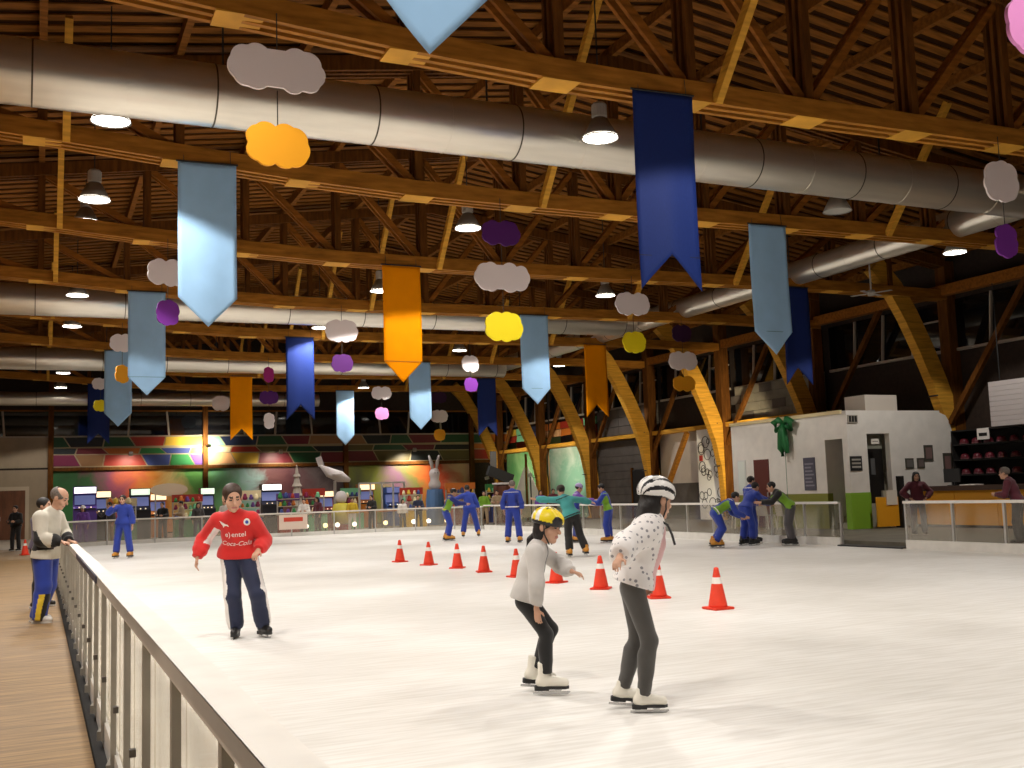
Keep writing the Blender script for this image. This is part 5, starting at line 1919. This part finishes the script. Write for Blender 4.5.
def dotted():
    m = fabric('dotted_white', (.78, .74, .72))
    nt = m.node_tree
    b = nt.nodes['Principled BSDF']
    tc = nt.nodes.new('ShaderNodeTexCoord')
    vo = nt.nodes.new('ShaderNodeTexVoronoi')
    vo.inputs['Scale'].default_value = 23
    vo.inputs['Randomness'].default_value = .45
    lt = nt.nodes.new('ShaderNodeMath')
    lt.operation = 'LESS_THAN'
    lt.inputs[1].default_value = .27
    mx = nt.nodes.new('ShaderNodeMix')
    mx.data_type = 'RGBA'
    mx.inputs['A'].default_value = (.78, .74, .72, 1)
    mx.inputs['B'].default_value = (.26, .25, .27, 1)
    nt.links.new(tc.outputs['Object'], vo.inputs['Vector'])
    nt.links.new(vo.outputs['Distance'], lt.inputs[0])
    nt.links.new(lt.outputs[0], mx.inputs['Factor'])
    nt.links.new(mx.outputs['Result'], b.inputs['Base Color'])
    return m


dot_c = dotted()

# ---------------- man in red
J = joints(dict(pelvis=(-.12, .06, .94), chest=(-.12, -.04, 1.20), neck=(-.125, -.12, 1.41), head=(-.13, -.20, 1.60), hf=(.42, -.85, -.32),
                shR=(-.34, -.07, 1.35), shL=(.06, -.08, 1.35), elR=(-.52, .03, 1.15), wrR=(-.57, -.09, .94), elL=(.175, .06, 1.11), wrL=(.145, -.13, 1.00),
                hipR=(-.215, .05, .90), hipL=(-.03, .05, .90), knR=(-.17, -.08, .50), anR=(-.17, .05, .135), knL=(.125, -.09, .50), anL=(.15, .04, .15)))


def red_top(C, c):
    d, t = segdist(C, c['J']['shR'], c['J']['elR'])
    under = (d < .12) & (t > .15) & ((C - c['J']['shR']) @ V3(.75, 0, -.65) > .035) & (C[:, 0] < -.29)
    return np.where(under, 1, 0)


def red_bot(C, c):
    m = np.zeros(len(C), int)
    for n, s in (('R', 1), ('L', -1)):
        kn, an, hip = c['J']['kn' + n], c['J']['an' + n], c['J']['hip' + n]
        for a, b in ((hip, kn), (kn, an)):
            d, t = segdist(C, a, b)
            ctr = a + t[:, None] * (b - a)
            v = C - ctr
            lat = v @ (c['side'] * s)
            fr = v @ c['front']
            m[(d < .16) & (lat > .04) & (fr > (.02 if n == 'R' else -.02)) & (fr < (.085 if n == 'R' else .035))] = 1
    return m


def red_extra(root, c, jacket):
    J = c['J']
    out = unit(c['front'] * .95 + V3(.1, 0, .1))
    right = unit(np.cross(V3(0, 0, 1), out))       # reads left to right for someone facing him
    right = unit(right if right[0] > 0 else -right)
    up = unit(np.cross(out, right))
    up = up if up[2] > 0 else -up
    f = lambda x, z: (x, -.12, z)
    project_text(root, jacket, 'Coca-Cola', .078, f(-.115, 1.085), right, up, out, white_paint, 'shirt_lettering', .35)
    project_text(root, jacket, 'entel', .082, f(-.075, 1.20), right, up, out, white_paint, 'shirt_lettering')
    project_text(root, jacket, 'e)', .082, f(-.20, 1.20), right, up, out, white_paint, 'shirt_lettering')
    # round crest and leaping-cat mark
    def flat(poly):
        mb = MB().add([(x, y, 0) for x, y in poly], [tuple(range(len(poly)))])
        return mb.mesh('badge')
    circ = [(.038 * math.cos(i * math.pi / 8), .042 * math.sin(i * math.pi / 8)) for i in range(16)]
    lay_on(root, jacket, flat(circ), f(.02, 1.34), right, up, out, white_paint, 'crest')
    lay_on(root, jacket, flat([(x * .5, y * .5) for x, y in circ]), f(.02, 1.34), right, up, out, mat('crest_blue', (.03, .08, .4), .5), 'crest_centre', .007)
    cat = [(-.05, .035), (-.02, .02), (.02, .0), (.05, -.004), (.06, -.03), (.035, -.018), (.01, -.022), (-.005, -.045), (-.015, -.02), (-.035, .005)]
    lay_on(root, jacket, flat(cat), f(-.245, 1.325), right, up, out, white_paint, 'leaping_mark')
    MB().tube([(-.59, -.10, .985), (-.55, -.075, .98)], .045, 10).build('cuff', red_c, root)


human('person', 'man in a red football sweatshirt and navy trousers skating towards the camera', J, (2.23, 12.5, 0), VR, 1.8, .009, top='sweatshirt', topm=[red_c, white_c], botm=[navy_c, white_c],
      toppaint=red_top, botpaint=red_bot, hair=hair_brown, style='short', footm=boot_black, toe=dict(R=(.12, -1, 0), L=(.62, -.78, 0)), t_top=.036, t_bot=.033, flare=.010, hem=-.01, build=1.06, hs=1.28, extra=red_extra,
      handpose=dict(R=dict(dir=(-.05, -.25, -1), palm=(.9, .2, 0), curl=.5), L=dict(dir=(-.2, -.8, -.5), palm=(0, .3, -1), curl=.6)))

# ---------------- woman in the white helmet
J = joints(dict(pelvis=(-.03, 0, .885), chest=(.055, 0, 1.12), neck=(.115, 0, 1.315), head=(.165, .01, 1.465), hf=(.85, .5, -.18),
                shR=(.065, -.165, 1.26), shL=(.105, .165, 1.26), elR=(-.10, -.30, 1.17), wrR=(-.165, -.47, 1.10), elL=(.09, .25, 1.05), wrL=(.03, .2, .87),
                hipR=(-.045, -.08, .845), hipL=(-.035, .08, .845), knR=(.055, -.09, .49), anR=(.0, -.09, .135), knL=(-.005, .10, .50), anL=(-.12, .11, .15)))


def hel_stripes(L):
    return np.where(np.sin(np.arctan2(L[:, 2] - .0, np.abs(L[:, 0])) * 13 + L[:, 1] * 9) > .35, 1, 0)


def woman_top(C, c):
    v = C - c['J']['chest']
    f = v @ c['front']
    return np.where((f > .095) & (np.abs(v @ c['side']) < .16) & (v @ c['sp'] < .2), 1, 0)


def woman_extra(root, c, jacket):
    MB().tube([(.16, -.06, 1.33), (.22, -.10, 1.29), (.245, -.12, 1.22), (.26, -.13, 1.15)], .009, 6).build('bag_strap', black_c, root)


human('person', 'woman in a white striped helmet and dotted white jacket skating to the right', J, (3.91, 6.6, 0), VR, 1.58, .008, topm=[dot_c, pink_c], botm=jean_c, toppaint=woman_top, hair=hair_black, style='bob',
      footm=boot_white, toe=dict(R=(1, -.12, 0), L=(1, .05, -.12)), t_top=.062, t_bot=.012, hem=.01, female=True, sleeve=.92, extra=woman_extra, hs=1.3, fs=.96,
      helmet=dict(mats=[mat('helmet_white', (.75, .73, .70), .3), mat('helmet_black', (.02, .02, .022), .3)], paint=hel_stripes),
      handpose=dict(R=dict(dir=(-.3, -.75, -.4), palm=(.2, .1, -1), curl=.5), L=dict(dir=(.6, -.3, -.6), palm=(0, -1, 0), curl=.6)))

# ---------------- girl in the yellow helmet
J = joints(dict(pelvis=(-.18, 0, .755), chest=(-.125, 0, .965), neck=(-.065, 0, 1.13), head=(.015, -.02, 1.275), hf=(.86, -.46, -.22),
                shR=(-.10, -.145, 1.085), shL=(-.05, .145, 1.085), elR=(-.09, -.22, .87), wrR=(-.10, -.18, .67), elL=(.09, .20, .98), wrL=(.19, .03, .925),
                hipR=(-.185, -.075, .715), hipL=(-.17, .075, .715), knR=(-.03, -.08, .46), anR=(-.04, -.08, .125), knL=(.015, .09, .475), anL=(-.12, .12, .145)))


def hel_yellow(L):
    return np.where(L[:, 2] < .045, 2, np.where((L[:, 1] < -.01) & (L[:, 0] > .0), np.where(np.sin(L[:, 1] * 90) > 0, 1, 0), np.where(np.sin(L[:, 1] * 60 + L[:, 0] * 40) > .8, 2, 0)))


def girl_top(C, c):
    v = C - c['J']['chest']
    return np.where((np.abs(v @ c['side']) < .028) & (v @ c['front'] > .06), 1, 0)


human('person', 'girl in a yellow and black helmet and grey jacket skating to the right', J, (3.65, 7.53, 0), VR, 1.36, .0075, topm=[grey_c, greyd_c], botm=black_c, toppaint=girl_top, hair=hair_black, style='pony',
      footm=boot_white, toe=dict(R=(1, -.15, 0), L=(.9, .1, -.1)), t_top=.036, t_bot=.014, hem=.05, female=False, hs=1.36, fs=1.2, tall=True, cuff=-.05,
      helmet=dict(mats=[mat('helmet_yellow', (.80, .62, .02), .3), mat('helmet_white', (.75, .73, .70), .3), mat('helmet_black', (.02, .02, .022), .3)], paint=hel_yellow),
      handpose=dict(R=dict(dir=(.1, -.1, -1), palm=(.3, .8, 0), curl=.4), L=dict(dir=(.8, -.35, -.3), palm=(0, -.3, -1), curl=.5)))

# ---------------- man in the white jacket leaning on the barrier
J = joints(dict(pelvis=(.06, 0, .97), chest=(.085, 0, 1.24), neck=(.13, 0, 1.50), head=(.24, -.01, 1.69), hf=(.88, .05, -.42),
                shR=(.06, -.20, 1.43), shL=(.12, .20, 1.43), elR=(.10, -.27, 1.14), wrR=(.335, -.17, 1.10), elL=(.20, .28, 1.18), wrL=(.34, .08, 1.10),
                hipR=(.05, -.10, .93), hipL=(.06, .10, .93), knR=(.08, -.11, .50), anR=(.03, -.12, .088), knL=(.05, .11, .50), anL=(-.10, .10, .088)))


def white_top(C, c):
    J = c['J']
    d, t = segdist(C, J['elR'], J['wrR'])
    m = np.where((d < .12) & (t > .55), 1, 0)
    d2, t2 = segdist(C, J['elL'], J['wrL'])
    m[(d2 < .12) & (t2 > .6)] = 1
    patch = (C[:, 1] < -.08) & (C[:, 2] > .99) & (C[:, 2] < 1.26) & (C[:, 0] > .0 + (C[:, 2] - 1.0) * .12 - .06) & (C[:, 0] < .22 - (C[:, 2] - .99) * .55)
    m[patch & (d > .085)] = 1
    return m


def white_bot(C, c):
    m = np.zeros(len(C), int)
    kn, an = c['J']['knR'], c['J']['anR']
    z = C[:, 2]
    u = C[:, 0] - an[0] - (z - .1) * .18
    band = (C[:, 1] < -.06) & (z < .40)
    m[band & (np.abs(u - .02) < .035)] = 1
    m[band & (np.abs(u - .075) < .02)] = 2
    return m


human('person', 'balding man in a white and black jacket leaning on the left barrier', J, (.055, 16.16, -.004), VR, 1.82, .0095, topm=[cream_c, black_c], botm=[blue_c, yellow_c, black_c], toppaint=white_top, botpaint=white_bot,
      hair=hair_grey, style='bald', foot='shoe', footm=shoe_white, toe=dict(R=(1, -.15, 0), L=(1, .1, 0)), t_top=.045, t_bot=.045, hem=.09, flare=.01, build=1.02, hs=1.2,
      handpose=dict(R=dict(dir=(.9, .1, -.25), palm=(-.2, 0, -1), curl=.7), L=dict(dir=(.9, -.1, -.25), palm=(-.2, 0, -1), curl=.7)))


# ---------------- blue tracksuit skaters
def track_top(C, c):
    v = C - c['J']['chest']
    s, f, u = v @ c['side'], v @ c['front'], v @ c['sp']
    m = np.zeros(len(C), int)
    near = segdist(C, c['J']['pelvis'], c['J']['neck'])[0] < .24
    m[near & (np.abs(s) > .10) & (u < .10)] = 1
    m[near & (u > .165) & (u < .185)] = 2
    m[near & (u < -.27) & (u > -.30)] = 2
    return m


def track_bot(C, c):
    m = np.zeros(len(C), int)
    for n, sg in (('R', 1), ('L', -1)):
        d, t = segdist(C, c['J']['kn' + n], c['J']['an' + n])
        m[(d < .14) & (t > .80)] = 1
    return m


def skater(label, J, loc, face, S, top=None, hair=hair_black, style='short', res=.015, **kw):
    return human('person', label, J, loc, VR + math.radians(face), S, res, topm=kw.pop('topm', [blue_c, green_c, white_c]), botm=kw.pop('botm', [blue_c, blued_c]), toppaint=kw.pop('toppaint', track_top), botpaint=kw.pop('botpaint', track_bot),
                 hair=hair, style=style, footm=kw.pop('footm', boot_tan), fs=kw.pop('fs', 1.3), cuff=-.03, t_top=kw.pop('t_top', .035), t_bot=kw.pop('t_bot', .035), flare=kw.pop('flare', .012), hem=kw.pop('hem', .03), **kw)


PLAIN = dict(topm=[blue_c], toppaint=None)
skater('skater in blue overalls shielding the eyes with one hand, far left of the ice', pose(1.84, (0, .04), armR=((.5, .5, -.4), (-.75, .35, .75)), armL=((-.3, 0, -1), (-.1, .25, -1)), legL=((-.14, .05, -1), (-.14, -.05, -1)), legR=((.16, .05, -1), (.1, -.05, -1))),
       (2.35, 34.0, 0), 180, 1.84, **PLAIN)
skater('blue skater bending forward, leftmost of the group at mid ice', pose(1.80, (0, .42), head=(0, 1, -.3), armL=((-.1, .8, -.5), (0, 1, -.1)), armR=((.1, .8, -.5), (0, 1, -.1)), legL=((-.08, .38, -1), (-.04, -.32, -1)), legR=((.08, .25, -1), (.04, -.2, -1))),
       (12.75, 34.1, 0), -75, 1.80, topm=[blued_c, green_c, yellow_c])
skater('blue skater seen from behind with legs apart, second of the group at mid ice', pose(1.88, (0, .08), side=-.12, armL=((-1, .1, -.45), (-1, .2, -.1)), armR=((.4, 0, -1), (.25, .2, -1)), legL=((-.22, .1, -1), (-.15, -.05, -1)), legR=((.25, .05, -1), (.2, -.1, -1))),
       (14.55, 36.4, 0), 5, 1.86, **PLAIN)
skater('blue skater standing upright with lowered arms, third of the group at mid ice', pose(1.9, (0, -.02), armL=((-.35, -.1, -1), (.05, .3, -1)), armR=((.3, -.1, -1), (-.1, .5, -1)), legL=((-.1, .05, -1), (-.08, -.05, -1)), legR=((.12, .05, -1), (.1, -.06, -1))),
       (13.6, 30.4, 0), -12, 1.9, hair=hair_grey, topm=[blue_c, blued_c, white_c])
skater('skater in a teal shirt and black trousers leaning over behind the girl', pose(1.68, (0, .25), side=-.35, head=(-.3, 1, -.4), armL=((-1, .2, .05), (-1, .1, .1)), armR=((1, .3, -.1), (1, .2, -.25)), legL=((.0, .1, -1), (.02, -.1, -1)), legR=((.22, .05, -1), (.34, -.2, -1))),
       (11.55, 22.4, 0), 10, 1.68, topm=[teal_c, teal_c, black_c], botm=[black_c, black_c], hat=fabric('dark_cap', (.03, .02, .01)))
skater('blue skater in a lilac hood just behind the teal one', pose(1.72, (0, .2), head=(0, 1, -.3), armL=((-.1, .7, -.6), (0, 1, -.2)), armR=((.1, .8, -.5), (0, 1, 0)), legL=((-.08, .2, -1), (-.04, -.15, -1))),
       (14.8, 28.5, 0), -80, 1.72, topm=[purple_c, blue_c, lilac_c], hat=lilac_c)
skater('blue and lime skater facing left, right end of the mid ice group', pose(1.70, (0, .25), head=(0, 1, -.5), armL=((-.15, .6, -.8), (.1, 1, .15)), armR=((.15, .6, -.8), (-.1, 1, .1)), legL=((-.08, .18, -1), (-.04, -.15, -1)), legR=((.08, .1, -1), (.04, -.1, -1))),
       (15.35, 27.4, 0), 75, 1.70, topm=[blue_c, green_c, green_c])
# the cluster at the right barrier
skater('blue and lime skater bent double in tan boots, left of the right barrier cluster', pose(1.72, (0, 1.75), head=(0, 1, -.2), armL=((-.1, .5, -1), (.1, .9, -.5)), armR=((.1, .5, -1), (-.1, .9, -.4)), legL=((-.08, .55, -1), (-.02, -.75, -1)), legR=((.08, .35, -1), (.02, -.65, -1))),
       (15.7, 22.5, 0), -85, 1.72, topm=[blue_c, green_c, white_c])
skater('blue skater bending forward with dark boots, middle of the cluster by the right barrier', pose(1.70, (0, .75), head=(0, 1, -.3), armL=((-.2, .7, -.8), (0, 1, -.2)), armR=((.2, .7, -.8), (0, 1, -.2)), legL=((-.1, .2, -1), (-.05, -.2, -1)), legR=((.1, .25, -1), (.08, -.1, -1))),
       (16.7, 22.6, 0), -60, 1.70, footm=boot_black, **PLAIN)
skater('dark haired skater in blue standing tallest in the cluster by the right barrier', pose(1.74, (0, .12), head=(0, 1, -.1), armL=((-.5, .3, -.9), (.2, .8, -.4)), armR=((.4, .5, -.8), (0, 1, -.3))),
       (17.35, 23.3, 0), -70, 1.78, footm=boot_black, topm=[blue_c, blued_c, white_c])
skater('skater in dark green bending to the left, rightmost of the cluster by the right barrier', pose(1.74, (0, .95), head=(0, 1, -.2), armL=((-.15, .7, -.7), (.1, 1, 0)), armR=((.15, .7, -.7), (-.1, 1, 0)), legL=((-.08, .2, -1), (-.04, -.2, -1)), legR=((.08, .15, -1), (.04, -.15, -1))),
       (17.35, 21.6, 0), 85, 1.74, footm=boot_black, topm=[black_c, green_c, green_c], botm=[greyd_c, greyd_c])


# ---------------- people on the decks
def bystander(label, loc, face, S, topm, botm, hair=hair_black, style='short', arms=0, res=.02, **kw):
    A = [dict(), dict(armL=((-.3, .2, -1), (.5, .9, .1)), armR=((.3, .2, -1), (-.5, .9, .1))), dict(armL=((-.75, -.1, -.8), (.6, .5, -.6)), armR=((.75, -.1, -.8), (-.6, .5, -.6))), dict(armR=((.4, .6, -.6), (-.2, .9, .5)))][arms]
    J = pose(S, kw.pop('lean', (0, .04)), ankle=.088, head=kw.pop('look', (0, 1, -.1)), **A)
    return human('person', label, J, loc, VR + math.radians(face), S, res, topm=topm, botm=botm, hair=hair, style=style, foot='shoe', footm=kw.pop('footm', shoe_dark), t_top=kw.pop('t_top', .03), t_bot=kw.pop('t_bot', .025), **kw)


bystander('long haired woman in a maroon top standing behind the right barrier by the gate', (20.75, 20.75, .13), 175, 1.63, [maroon_c], greyd_c, style='long', arms=2, res=.014, female=True, t_top=.035)
bystander('person with grey hair bending behind the right barrier at the photo edge', (18.8, 16.0, .13), 50, 1.66, [maroon_c], greyd_c, style='short', hair=hair_grey, arms=1, res=.016, lean=(0, .35))
bystander('person in a grey purple coat right behind the man in white', (.03, 18.6, -.004), -90, 1.74, [fabric('grey_purple', (.09, .07, .11))], black_c, arms=1)
bystander('person in black standing by the wooden door at the far left', (-.75, 44.5, -.004), 170, 1.72, [black_c], black_c, arms=1)
bystander('child in a purple jacket and white hat behind the barrier corner', (1.7, 46.9, -.002), 180, 1.62, [purple_c], purple_c, style='long', hat=white_c, female=True)
bystander('person in a dark jacket and tan trousers beside the child in purple', (2.75, 47.1, -.002), 150, 1.75, [greyd_c], tan_c, arms=3)
FAR = [(163, 49.0, 170, 1.68, black_c, greyd_c, 'short', 'person in black before the wide orange game machine', 1), (182, 50.5, 120, 1.72, tan_c, black_c, 'short', 'person in a tan jacket right of the wide orange game machine', 1),
       (198, 48.2, 200, 1.6, greyd_c, navy_c, 'long', 'long haired person in dark grey left of the man in red', 0), (225, 49.5, 160, 1.7, white_c, navy_c, 'short', 'person in white seen just above the left arm of the man in red', 1),
       (304, 48.5, 180, 1.62, white_c, black_c, 'short', 'person in white at the foot of the pale toy tower', 1), (318, 50.0, 140, 1.7, maroon_c, greyd_c, 'long', 'person in maroon between the tower and the yellow ride', 0),
       (352, 49.0, 190, 1.6, yellow_c, white_c, 'short', 'person in yellow beside the yellow toy ride', 0), (372, 49.5, 150, 1.7, black_c, navy_c, 'short', 'person in black at the metal ride frame', 1),
       (402, 48.0, 210, 1.45, white_c, greyd_c, 'long', 'child in white behind the far barrier left of the rabbit figure', 0), (418, 48.4, 180, 1.62, navy_c, black_c, 'short', 'person in navy next to the rabbit figure', 1),
       (484, 48.5, 180, 1.72, green_c, tan_c, 'short', 'person in a lime vest behind the far barrier', 0), (497, 49.0, 170, 1.74, tan_c, tan_c, 'short', 'person in tan beside the lime vest', 1),
       (540, 47.8, 200, 1.66, purple_c, navy_c, 'long', 'person in purple before the sail ride', 0), (553, 48.6, 190, 1.72, maroon_c, black_c, 'short', 'person in maroon right of the sail ride', 1)]
for px, y, face, S, tm, bm_, sty, lab, arms in FAR:
    x = fx(px, y)
    bystander(lab, (x, y, -.002), face, S, [tm], bm_, style=sty, arms=arms, res=.026, female=(sty == 'long'))
